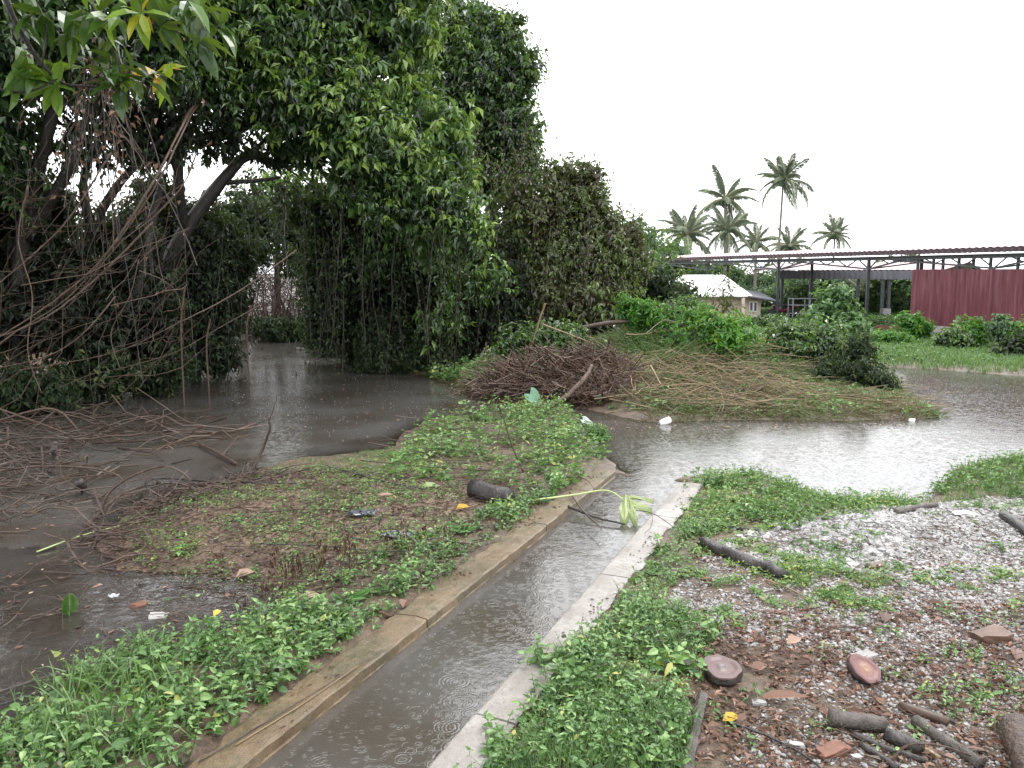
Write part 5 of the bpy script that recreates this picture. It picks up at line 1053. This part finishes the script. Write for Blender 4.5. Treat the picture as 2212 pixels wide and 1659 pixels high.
def stump(label, px, py, wpx, tilt, az, hgt_, mats, thick):
    b = gp(px, py); r = wpx*.5*pxm(px, py)
    root = thing('sawn_stump', b, label, 'stump', 'sawn stumps on the right bank')
    Mx = Matrix.Rotation(az, 3, 'Z') @ Matrix.Rotation(tilt, 3, 'X'); n = 40
    a = np.arange(n)*2*PI/n; ph = rng.uniform(0, 6, 3); rr = r*(1+.07*np.sin(2*a+ph[0])+.05*np.sin(3*a+ph[1])+.03*np.sin(7*a+ph[2]))
    tf = lambda P: np.array([np.array(Mx @ Vector([float(c) for c in p])) for p in P])+b+[0, 0, hgt_]
    top = np.column_stack([rr*np.cos(a), rr*np.sin(a), 0*a]); bv = top*[.97,.97,1]+[0,0,.006]
    B = Buf(); k = np.arange(n); k2 = (k+1) % n
    low = top*[1.04,1.04,1]-[0,0,thick*.3]; bot = top*[.8,.8,1]-[0,0,thick]
    B.add(tf(np.vstack([top, low, bot])), [np.vstack([np.stack([k2, k, n+k, n+k2], 1), np.stack([n+k2, n+k, 2*n+k, 2*n+k2], 1)])]); obj('bark', B, DARKT, root)
    B = Buf(); rows = [bv*[s_, s_, 1]+[0,0,.004*math.sin(s_*9)] for s_ in (1, .8, .6, .4, .2)]; V = np.vstack([top]+rows+[[[0,0,.006]]]); m_ = len(rows)
    fq = np.vstack([np.stack([i*n+k, i*n+k2, (i+1)*n+k2, (i+1)*n+k], 1) for i in range(m_)]); ft_ = np.stack([m_*n+k, m_*n+k2, np.full(n, (m_+1)*n)], 1)
    B.add(tf(V), [fq, ft_]); c = obj('cut_face', B, mats, root, base=b+[0, 0, hgt_])
stump('dark red sawn stump with a flat top, nearer the drain', 1560, 1462, 78, math.radians(8), .2, .07, m_cut('dark_red_cut_wood', (.075,.024,.022), (.055,.024,.022), (.07,.046,.044)), .11)
stump('tilted pinkish sawn disc with a pale centre on the gravel', 1868, 1468, 62, math.radians(38), .55, .075, m_cut('pink_cut_wood', (.15,.064,.060), (.11,.044,.042), (.24,.13,.085)), .06)
# bricks and stones
def rock(name, label, px, py, wpx, hpx, mat, cat, group=None, boxy=True, yaw=None):
    b = gp(px, py); s = pxm(px, py); w = wpx*s/2; h = hpx*s/2; yaw = random.uniform(-.5, .5) if yaw is None else yaw
    V = np.array([(x, y, z) for z in (-1, 1) for y in (-1, 1) for x in (-1, 1)], float)*[w*.95, w*.55, h*.62]
    V *= rng.uniform(.6, 1.1, V.shape); c, s_ = math.cos(yaw), math.sin(yaw); V = np.column_stack([V[:, 0]*c-V[:, 1]*s_, V[:, 0]*s_+V[:, 1]*c, V[:, 2]])
    me = bpy.data.meshes.new(name); import bmesh
    bm = bmesh.new(); vs = [bm.verts.new(v) for v in V+[0, 0, h*.18]]
    bmesh.ops.convex_hull(bm, input=vs); bmesh.ops.subdivide_edges(bm, edges=bm.edges[:], cuts=2, use_grid_fill=True)
    bmesh.ops.smooth_vert(bm, verts=bm.verts[:], factor=.35, use_axis_x=True, use_axis_y=True, use_axis_z=True)
    for v in bm.verts: v.co += Vector(rng.normal(size=3)*w*.04)
    bmesh.ops.recalc_face_normals(bm, faces=bm.faces[:]); bm.to_mesh(me); bm.free(); me.materials.append(mat)
    a_ = me.attributes.new('rnd', 'FLOAT', 'POINT')
    o = bpy.data.objects.new(name, me); COL.objects.link(o); o.location = Vector([float(x) for x in b]); o['wl'] = [float(x) for x in b]
    return tag(o, label, cat, group)
rock('brick_fragment', 'brown brick fragment at the right edge among dead leaves', 2147, 1380, 86, 42, BROWNST, 'brick')
rock('brick_fragment', 'orange brick fragment at the bottom beside the firewood', 1795, 1632, 74, 44, BRICK, 'brick')
rock('brick_fragment', 'small orange brick fragment among weeds near the pale wall', 1528, 1254, 20, 16, BRICK, 'brick')
rock('brick_fragment', 'small orange brick fragment on the pale gravel', 1822, 1172, 18, 14, BRICK, 'brick')
rock('brick_fragment', 'dark red brick fragment at the foot of the pale wall', 1482, 1162, 22, 14, BRICK, 'brick')
rock('brick_fragment', 'orange brick fragment under the shallow water beside the white foam', 298, 1306, 38, 14, BRICK, 'brick')
rock('pale_stone', 'white angular stone on the upper left of the gravel', 1763, 1170, 22, 16, PALEST, 'stone')
rock('pale_stone', 'flat white stone left of the angular white stone', 1596, 1158, 22, 9, PALEST, 'stone')
rock('pale_stone', 'white stone beside the split end of the black rotten log', 1710, 1242, 24, 9, PALEST, 'stone')
rock('pale_stone', 'large grey flat stone at the lower edge of the gravel', 1892, 1228, 48, 26, BROWNST, 'stone')
rock('pale_stone', 'long white slab left of the large grey stone', 1845, 1222, 40, 14, PALEST, 'stone')
rock('pale_stone', 'flat white slab in the middle of the gravel', 1812, 1196, 34, 10, PALEST, 'stone')
rock('pale_stone', 'grey stone behind the tilted sawn disc', 1862, 1420, 62, 22, FOOT, 'stone')
rock('pale_stone', 'white rubble stone left of the orange brick at the bottom', 1722, 1612, 34, 24, PALEST, 'stone')
rock('pale_stone', 'round grey stone just below the weeds right of the plank', 1640, 1520, 34, 22, FOOT, 'stone')
rock('pale_stone', 'white stone at the bottom edge between brick and firewood', 1850, 1640, 28, 18, PALEST, 'stone')
rock('pale_stone', 'broad pale slab on top of the gravel rise', 2085, 1112, 52, 12, PALEST, 'stone')
rock('pale_stone', 'dark wet stone at the outer edge of the mossy wall', 833, 1335, 40, 18, BROWNST, 'stone')
rock('foam_block', 'white foam block half sunk in the shallow brown water', 342, 1330, 46, 12, PALEST, 'foam block')
rock('foam_block', 'small white foam crumb at the bottom left in the puddle', 62, 1536, 22, 12, WHITE, 'foam block')
rock('floating_scrap', 'cream scrap floating off the cane covered shore', 1571, 925, 16, 9, CANE, 'litter')
rock('floating_scrap', 'white round scrap floating at the tip of the peninsula', 1969, 909, 15, 12, WHITE, 'litter')
# bottle
bb = gp(1433, 915); s = pxm(1433, 915); ax = nrm(np.array([1., .2, .35]))
bt = thing('plastic_bottle', bb, 'white plastic bottle with dark cap floating by the canes', 'bottle')
B = Buf(); L_ = 34*s; pr = [(0,.02),(.02,.16),(.1,.2),(.55,.2),(.68,.17),(.78,.09)]
tubes(B, np.array([[bb+[0,0,.03]+ax*L_*(.5-u_) for u_, _ in pr]]), np.array([[q_*L_*1.1 for _, q_ in pr]]), 14); obj('bottle_body', B, WHITE, bt, smooth=True)
B = Buf(); tubes(B, np.array([[bb+[0,0,.03]+ax*L_*(.5-u_) for u_ in (.77,.93)]]), np.full((1, 2), L_*.11), 12); obj('cap', B, CAP, bt)
# cut taro leaf over the drain
c0 = gp(1150, 1092, .05); c1 = gp(1335, 1102, .20); c2 = gp(1350, 1120, .10)
tr_ = thing('cut_taro_leaf', c0, 'wilted pale green cut taro leaf with long stalk lying across the drain', 'leaf')
B = Buf(); limb(B, [c0, gp(1240,1092,.12), gp(1310,1096,.19), gp(1352,1116,.16)], .012, .008, 8, 20, .05); obj('stalk', B, PALES, tr_, smooth=True)
def drape(B, a, b, width, sag, n=10, m=7, rip=.02):
    a, b = np.asarray(a), np.asarray(b); d = b-a; s_ = nrm(np.cross(d, [0,0,1.])); V = []
    for i in range(n):
        u_ = i/(n-1); w = width*math.sin(PI*min(.12+u_*.88, 1))**.7
        for j in range(m):
            v_ = j/(m-1)*2-1; V.append(a+d*u_+s_*w*v_*.5+[0,0,.04-sag*v_*v_+rip*math.sin(5*u_+6*v_)])
    B.add(np.array(V), np.array([[i*m+j, i*m+j+1, (i+1)*m+j+1, (i+1)*m+j] for i in range(n-1) for j in range(m-1)]), .5)
B = Buf(); drape(B, gp(1345,1112,.15), gp(1408,1126,.09), .10, .05); drape(B, gp(1352,1112,.17), gp(1347,1140,.02), .12, .05, rip=.03); drape(B, gp(1358,1112,.16), gp(1374,1140,.02), .10, .05, rip=.03); drape(B, gp(1350,1110,.17), gp(1412,1112,.12), .05, .02)
obj('blade', B, PALET, tr_, smooth=True)
stick_obj('drain_stick', 'dark flat stick spanning the drain below the cut leaf', [gp(1228,1113)*[1,1,0]+[0,0,.09], gp(1290,1128)*[1,1,0]+[0,0,.05], gp(1350,1138)*[1,1,0]+[0,0,.03]], .016, .012, DARKT, 'stick')
stick_obj('drain_stick', 'thin stick leaning from the far wall end onto the cut leaf', [dr(5.6,-.15,.13), dr(5.0,.2,.11), dr(4.5,.55,.10)], .010, .006, TWIG, 'stick')
stick_obj('drain_stick', 'bare grey twig lying over the pale wall near the cut leaf', [dr(5.2,.72,.12), dr(5.0,.95,.16), dr(4.8,1.2,.1), dr(4.4,1.35,.11)], .005, .003, DARKT, 'stick', forks=[([dr(5.0,.95,.16), dr(4.7,1.0,.12), dr(4.5,.98,.1)], .003, .002)])
stick_obj('drain_stick', 'bent twig on the mossy wall beyond the cut leaf', [dr(6.2,-.4,.15), dr(6.0,-.1,.2), dr(5.7,.15,.12)], .006, .003, TWIG, 'stick')
stick_obj('drain_stick', 'thin pale stem lying along the mossy wall at the bottom', [dr(.0,-.15,.095), dr(.5,-.08,.1), dr(1.05,-.05,.1)], .005, .003, CANE, 'stick')
stick_obj('drain_stick', 'second pale stem along the mossy wall edge at the bottom', [dr(-.2,-.22,.095), dr(.4,-.13,.1), dr(1.3,-.02,.1)], .004, .002, GREYT, 'stick')
# left debris individuals
def up(px, py, ref): 
    Y = gp(*ref)[1]; return at(px, py, Y)
BR = 'dead branches at the left flood edge'
R0 = (120, 960)
stick_obj('arched_branch', 'tan branch arching high over the brushwood at the left edge', [up(-20,915,R0), up(60,890,R0), up(120,885,R0), up(165,925,R0), up(185,965,R0)], .022, .012, VINE, 'branch', BR)
stick_obj('arched_branch', 'tan branch running low beneath the arched one', [up(-10,880,R0), up(60,905,R0), up(150,940,R0), up(220,975,R0)], .018, .012, VINE, 'branch', BR)
R1 = (130, 1050)
stick_obj('arched_branch', 'long tan branch curving over the lower left heap', [up(-20,1020,R1), up(80,1008,R1), up(180,1010,R1), up(250,1025,R1), up(278,1058,R1)], .016, .010, VINE, 'branch', BR)
R2 = (230, 1120)
stick_obj('arched_branch', 'hoop shaped tan branch standing in the dark water', [up(218,1110,R2), up(240,1060,R2), up(300,1022,R2), up(360,1008,R2), up(405,1030,R2), up(410,1052,R2)], .014, .010, VINE, 'branch', BR)
R3 = (110, 1030)
stick_obj('grey_post', 'short grey broken post standing in the left heap', [up(112,1035,R3)*[1,1,0]-[0,0,.1], up(115,990,R3), up(118,955,R3)], .04, .035, GREYT, 'post')
stick_obj('tilted_stump', 'dark leaning stump in the water under the lower left heap', [up(170,1040,(200,1075)), gp(185,1065,.02), gp(215,1090,-.03)], .05, .04, DARKT, 'stump')
R4 = (555, 1005)
stick_obj('forked_branch', 'crooked dark branch rising from the shore with a thin upright fork', [gp(545,1012,-.02), up(565,975,R4), up(583,925,R4), up(580,900,R4)], .028, .012, TWIG, 'branch', BR, forks=[([up(580,915,R4), up(592,880,R4), up(600,845,R4)], .008, .003), ([up(580,905,R4), up(560,915,R4), up(530,935,R4)], .008, .003)])
stick_obj('forked_branch', 'dark branch lying half sunk left of the crooked branch', [gp(430,965,.04), gp(470,985,.05), gp(510,1005,.03)], .025, .02, TWIG, 'branch', BR, forks=[([gp(480,990,.05), gp(500,975,.1), gp(515,962,.14)], .012, .008)])
stick_obj('forked_branch', 'long brown branch floating in front of the opening', [gp(200,965,.05), gp(330,960,.07), gp(420,940,.1), gp(530,925,.06)], .02, .008, TWIG, 'branch', BR, forks=[([gp(400,945,.1), gp(440,925,.2), gp(480,930,.1)], .01, .005)])
stick_obj('forked_branch', 'peeled reddish branch lying along the bank toward the opening', [gp(185,1160,.1), gp(260,1090,.1), gp(340,1060,.08), gp(450,1055,.06), gp(580,1025,.05)], .022, .009, REDT, 'branch', BR, forks=[([gp(340,1060,.1), gp(400,1075,.06), gp(440,1090,.04)], .01, .005), ([gp(260,1090,.1), gp(230,1140,.12), gp(200,1200,.05)], .012, .005)])
stick_obj('forked_branch', 'dark bent root on the sandy bank below the peeled branch', [gp(330,1085,.04), gp(318,1062,.12), gp(360,1050,.1), gp(480,1050,.05), gp(640,1048,.03)], .022, .01, DARKT, 'branch', BR)
stick_obj('forked_branch', 'thin green cane slanting through the lower left water', [gp(80,1195,.02), gp(180,1165,.05), gp(300,1140,.06)], .008, .005, PALES, 'branch', BR)
stick_obj('bank_stick', 'dark straight stick pointing down the sandy bank to the log', gpts([(735,1018),(830,1045),(920,1062)], .03), .014, .010, DARKT, 'stick')
stick_obj('bank_stick', 'long thin stick across the middle of the sandy bank', gpts([(560,1110),(700,1105),(860,1125),(1000,1130)], .02), .007, .004, TWIG, 'stick')
stick_obj('bank_stick', 'black twig with lumpy side shoots above the dry brown leaves', gpts([(560,1185),(700,1190),(830,1200),(960,1195)], .04), .007, .004, DARKT, 'stick')
R5 = (1200, 1015)
stick_obj('bent_stalk', 'bent dead stalk standing up in the upper weeds', [gp(1130,1020,0), at(1105,960,gp(1130,1020)[1]), at(1090,910,gp(1130,1020)[1]), at(1076,872,gp(1130,1020)[1])], .012, .006, TWIG, 'stalk', forks=[([at(1076,872,gp(1130,1020)[1]), at(1083,910,gp(1130,1020)[1]), at(1075,945,gp(1130,1020)[1])], .006, .003), ([at(1078,878,gp(1130,1020)[1]), at(1100,905,gp(1130,1020)[1]), at(1118,945,gp(1130,1020)[1])], .006, .003)])
stick_obj('bank_stick', 'long brown stick crossing the upper weeds', gpts([(780,1015),(950,1030),(1100,1035),(1270,1015)], .12), .009, .005, TWIG, 'stick')
stick_obj('water_pipe', 'grey plastic pipe sloping in from the left edge of the puddle', gpts([(-40,1518),(90,1480),(250,1428)], .04), .009, .009, GREYT, 'pipe')
stick_obj('water_pipe', 'thinner black pipe just under the grey one', gpts([(-40,1550),(110,1500),(280,1440),(400,1412)], .04), .006, .006, DARKT, 'pipe')
# dead brown seedlings
B = Buf(); pts = []
for px, py, n in [(600,1260,14), (640,1250,14), (700,1215,12), (760,1205,12), (560,1290,6), (870,1190,8), (930,1170,6)]:
    for i in range(n):
        b = gp(px+random.gauss(0, 16), py+random.gauss(0, 14)); t = b+[random.gauss(0,.03), random.gauss(0,.03), random.uniform(.1, .26)]; pts.append((b, t))
tubes(B, np.array([[a, (a+b)/2+rng.normal(size=3)*.01, b] for a, b in pts]), np.full((len(pts), 3), .0025), 4, rng.random(len(pts)))
T_ = np.array([b for _, b in pts]); shoots(B, T_, rdir(len(T_))*.3+[0,0,1], 4, .055, np.full(len(T_), .08), droop=1.6, spread=.6, slen=-.08, ratio=.4, rv=.2)
tag(obj('withered_seedlings', B, DRYL), 'withered black brown seedlings with drooping leaves on the left bank', 'seedlings', kind='stuff')
# ferns
FERN = leafmat('fern_frond', [(0, (.05,.14,.03)), (1, (.12,.26,.06))], tr=.3)
def fern(label, px, py, L, fronds):
    b = gp(px, py); root = thing('fern', b, label, 'fern')
    for az, el, k in fronds:
        B = Buf(); n = 14; t = np.linspace(0, 1, n); dh = np.array([math.cos(az), math.sin(az), 0])
        P = b+np.outer(t*L*k*math.cos(el), dh)+np.outer(L*k*(t*math.sin(el)-.35*t*t), [0,0,1.]); tubes(B, P[None], np.linspace(.003, .001, n)[None], 4, np.array([.5]))
        sd = np.cross(dh, [0,0,1.]); m = 26; u_ = np.linspace(.12, .98, m); q = np.stack([np.interp(u_, t, P[:, i]) for i in range(3)], 1); ll = L*k*.26*np.sin(np.clip(u_*.9+.12, 0, 1)*PI)**.7
        for sg in (-1, 1): leaves(B, q, sd*sg+dh*.25+np.array([0,0,-.15]), np.tile([0,0,1.], (m, 1)), ll, ll*.22+.004, np.clip(.5+.3*rng.normal(size=m)*.5, 0, 1), fold=.1, droop=.15)
        obj('frond', B, FERN, root)
fern('pale fern frond drooping alone in the shallow brown puddle', 150, 1330, .26, [(1.9, 1.25, 1), (2.4, .9, .6)])
fern('arching fern at the edge of the withered seedlings', 745, 1300, .30, [(.3, .7, 1), (.8, .5, .8), (-.2, .6, .7), (2.6, .6, .6)])
fern('fern in the front weeds by the puddle', 535, 1400, .24, [(.2, .6, 1), (.9, .4, .8), (-.5, .5, .8), (2.5, .5, .7)])
fern('spiky pale fern in the weeds left of the dark red stump', 1440, 1440, .22, [(a_, .6, 1) for a_ in (0, .8, 1.6, 2.4, 3.2, 4, 4.8, 5.6)])
fern('fern clump growing behind the drain weeds on the left bank', 1000, 1150, .2, [(a_, .7, 1) for a_ in (0.3, 1.4, 2.6, 3.8, 5)])
# taller leafy plants
def plant(label, px, py, n, h, L, spread, hue=.55):
    b = gp(px, py); root = thing('leafy_plant', b, label, 'plant'); A, Bs = Buf(), Buf()
    P = b+np.column_stack([rng.normal(size=(n, 2))*spread, 0*np.arange(n)]); P[:, 2] = hgt(P[:, 0], P[:, 1]); weeds(A, Bs, P, h*.6, h, L, hue, True, 5)
    obj('leaves', A, WEED, root); obj('stems', Bs, GRASS, root)
plant('leafy green plant beside the mossy wall below the charred log', 1092, 1120, 18, .2, .06, .07)
plant('leafy green plant by the mossy wall above the front fern', 870, 1270, 26, .22, .06, .09)
plant('bushy weed overhanging the pale wall at the narrowest point', 1200, 1440, 34, .2, .065, .13)
plant('broad leaved weed left of the dark red stump', 1455, 1440, 5, .16, .11, .05, .7)
plant('leafy green weed at the bottom left corner', 120, 1620, 26, .26, .075, .16, .6)
plant('green weed standing alone in the puddle by the pipes', 215, 1480, 10, .26, .05, .08, .6)
plant('weed clump on the sandy bank below the peeled branch', 400, 1195, 10, .1, .055, .08, .6)
plant('tall weed clump at the far end of the mossy wall', 1240, 960, 20, .32, .09, .16, .65)
plant('weed clump at the water side of the upper weeds', 935, 985, 20, .34, .10, .16, .65)
plant('weed clump at the flood corner of the pale wall', 1530, 1050, 26, .22, .07, .16, .5)
# fallen leaves and scraps
def bigleaf(name, label, px, py, L, W, hue, mat, az, el=.1, cat='leaf', group=None):
    b = gp(px, py, .015); B = Buf(); d = np.array([[math.cos(az)*math.cos(el), math.sin(az)*math.cos(el), math.sin(el)]])
    leaves(B, b[None]-d*L/2*[1,1,0], d, np.array([[.1, -.4, 1.]]), np.array([L]), np.array([W]), np.array([hue]), fold=.3, droop=.15, hi=True); o = obj(name, B, mat, base=b); return tag(o, label, cat, group)
DL = 'single dry leaves on the banks'
for lab, px, py, L, W, hue, az in [('dark red curled leaf standing on the right bank litter', 1910, 1340, .16, .1, .3, 1.2), ('dry brown leaf right of the tilted sawn disc', 2020, 1310, .14, .06, .35, -.6), ('reddish leaf right of the dark red stump', 1640, 1450, .13, .08, .55, .4), ('curled brown leaf left of the tilted disc', 1730, 1440, .16, .04, .2, .2), ('orange brown leaf at the right edge', 2195, 1420, .15, .1, .45, 1.0),
        ('brown leaf lying on the mossy wall edge', 875, 1310, .12, .1, .45, 1.4), ('pinkish dry leaf left of the withered seedlings', 530, 1245, .17, .10, .9, .5), ('pale pink leaf below the withered seedlings', 672, 1295, .15, .08, .95, .2), ('red leaf on the wall end by the drain', 1225, 1078, .12, .05, .6, .1), ('pale leaf on the sandy bank left of the log', 830, 1075, .2, .06, .9, .1), ('purple grey bark strip below the tilted disc', 1690, 1520, .3, .07, .6, -.2), ('tan leaf on the litter above the tilted disc', 1715, 1390, .12, .08, .9, .3), ('brown leaf near the bottom middle', 1460, 1600, .12, .05, .4, 1.5)]:
    bigleaf('dry_leaf', lab, px, py, L, W, hue, DRYL, az, .25, 'dry leaf', DL)
YEL = leafmat('yellow_leaf', [(0, (.5,.28,.03)), (1, (.6,.42,.05))], tr=.2)
bigleaf('yellow_leaf', 'yellow leaf beside the charred log', 1000, 1100, .16, .09, .3, YEL, .3, .2)
bigleaf('yellow_leaf', 'yellow leaf floating in the brown puddle', 470, 1332, .09, .06, .9, YEL, 1.2, .3)
bigleaf('yellow_leaf', 'yellow green leaf right of the grey plank', 1580, 1558, .11, .07, .8, YEL, .2, .2)
bigleaf('green_leaf', 'long pale green leaf lying left of the mossy wall', 920, 1162, .26, .07, .9, FERN, .1, .1)
bigleaf('green_leaf', 'pale green broken leaf on the bank above the charred log', 930, 1055, .22, .1, .9, PALET, .2, .15)
def crumple(name, label, px, py, w, mat, cat, flat=1.0):
    b = gp(px, py, .02); s = pxm(px, py)*w; n = 12; u_ = np.linspace(-.5, .5, n); X, Y = np.meshgrid(u_, u_)
    Z = .16*np.abs(np.sin(5*X+3*Y+1))+.18*np.abs(np.sin(7*Y-4*X))-.25*(X*X+Y*Y)
    V = np.stack([X+.06*rng.normal(size=X.shape), Y*.7+.06*rng.normal(size=X.shape), Z*flat], -1).reshape(-1, 3)*s+b
    B = Buf(); B.add(V, np.array([[i*n+j, i*n+j+1, (i+1)*n+j+1, (i+1)*n+j] for i in range(n-1) for j in range(n-1)])); return tag(obj(name, B, mat, base=b), label, cat)
crumple('plastic_sheet', 'crumpled dark grey plastic sheet by the front weeds', 683, 1352, 62, BLACKP, 'plastic sheet')
crumple('plastic_sheet', 'small pale blue plastic scrap under the withered seedlings', 655, 1318, 26, solid('bluish_plastic', [(.3, (.3,.32,.4)), (.7, (.42,.45,.52))], 6, .25), 'plastic sheet')
crumple('plastic_sheet', 'black plastic film on the sandy bank above the seedlings', 860, 1160, 62, BLACKP, 'plastic sheet', .35)
crumple('plastic_sheet', 'black netting scrap on the sandy bank left of the charred log', 780, 1115, 54, BLACKP, 'plastic sheet', .35)
crumple('plastic_sheet', 'tiny grey plastic scrap in the puddle by the orange brick', 245, 1296, 18, solid('grey_plastic', [(.3, (.4,.4,.44)), (.7, (.55,.55,.6))], 6, .3), 'plastic sheet')

# ------------------------------------------------------------------ air, light, camera
HAZE = 0
if HAZE:
    B = Buf(); x, y0, y1, z0, z1 = 130, -40, 130, -1.6, 18
    quad_prism(B, [(-x,y0,z0),(x,y0,z0),(x,y1,z0),(-x,y1,z0),(-x,y0,z1),(x,y0,z1),(x,y1,z1),(-x,y1,z1)])
    m, nt, o_ = newmat('rain_haze'); v = nt.nodes.new('ShaderNodeVolumePrincipled'); v.inputs['Color'].default_value = (.93,.95,.97,1); v.inputs['Density'].default_value = HAZE; v.inputs['Anisotropy'].default_value = .2
    nt.links.new(v.outputs[0], o_.inputs['Volume'])
    tag(obj('haze', B, m, base=(0,0,0)), 'thin grey rain haze', 'haze', kind='stuff')
for o in list(bpy.data.objects):
    if 'wl' in o: del o['wl']

w = bpy.data.worlds.new('World'); SC.world = w; w.use_nodes = True; nt = w.node_tree
bg = nt.nodes['Background']; sky = nt.nodes.new('ShaderNodeTexSky'); sky.sky_type = 'NISHITA'; sky.sun_disc = False
EL, ROT = math.radians(62), math.radians(35)
sky.sun_elevation = EL; sky.sun_rotation = ROT; sky.dust_density = 6; sky.air_density = 1.2; sky.ozone_density = 1
hs_ = nt.nodes.new('ShaderNodeHueSaturation'); hs_.inputs['Saturation'].default_value = .22; nt.links.new(sky.outputs[0], hs_.inputs['Color']); nt.links.new(mixc(nt, .82, hs_.outputs[0], (8.6,8.75,9.0)), bg.inputs[0]); bg.inputs[1].default_value = .13
sd = bpy.data.lights.new('sun', 'SUN'); sd.energy = .5; sd.angle = math.radians(25); sd.color = (1, .97, .93)
so = bpy.data.objects.new('sun', sd); COL.objects.link(so)
dirv = Vector((math.sin(ROT)*math.cos(EL), math.cos(ROT)*math.cos(EL), math.sin(EL))); so.rotation_euler = dirv.to_track_quat('Z', 'Y').to_euler(); so.location = (0, 0, 40)
cd = bpy.data.cameras.new('camera'); cd.sensor_width = 36; cd.lens = 36*F/2212; cd.clip_end = 5000; cd.clip_start = .05
co = bpy.data.objects.new('camera', cd); COL.objects.link(co); co.location = (0, 0, H); co.rotation_euler = (PI/2-PITCH, 0, 0); SC.camera = co
SC.view_settings.view_transform = 'Standard'; SC.view_settings.look = 'None'; SC.view_settings.exposure = 1.55; SC.view_settings.gamma = 1
cy = SC.cycles; cy.use_denoising = True; cy.max_bounces = 7; cy.diffuse_bounces = 3; cy.glossy_bounces = 3; cy.transparent_max_bounces = 12; cy.volume_bounces = 1; cy.transmission_bounces = 3
cy.volume_step_rate = 4; cy.sample_clamp_indirect = 6
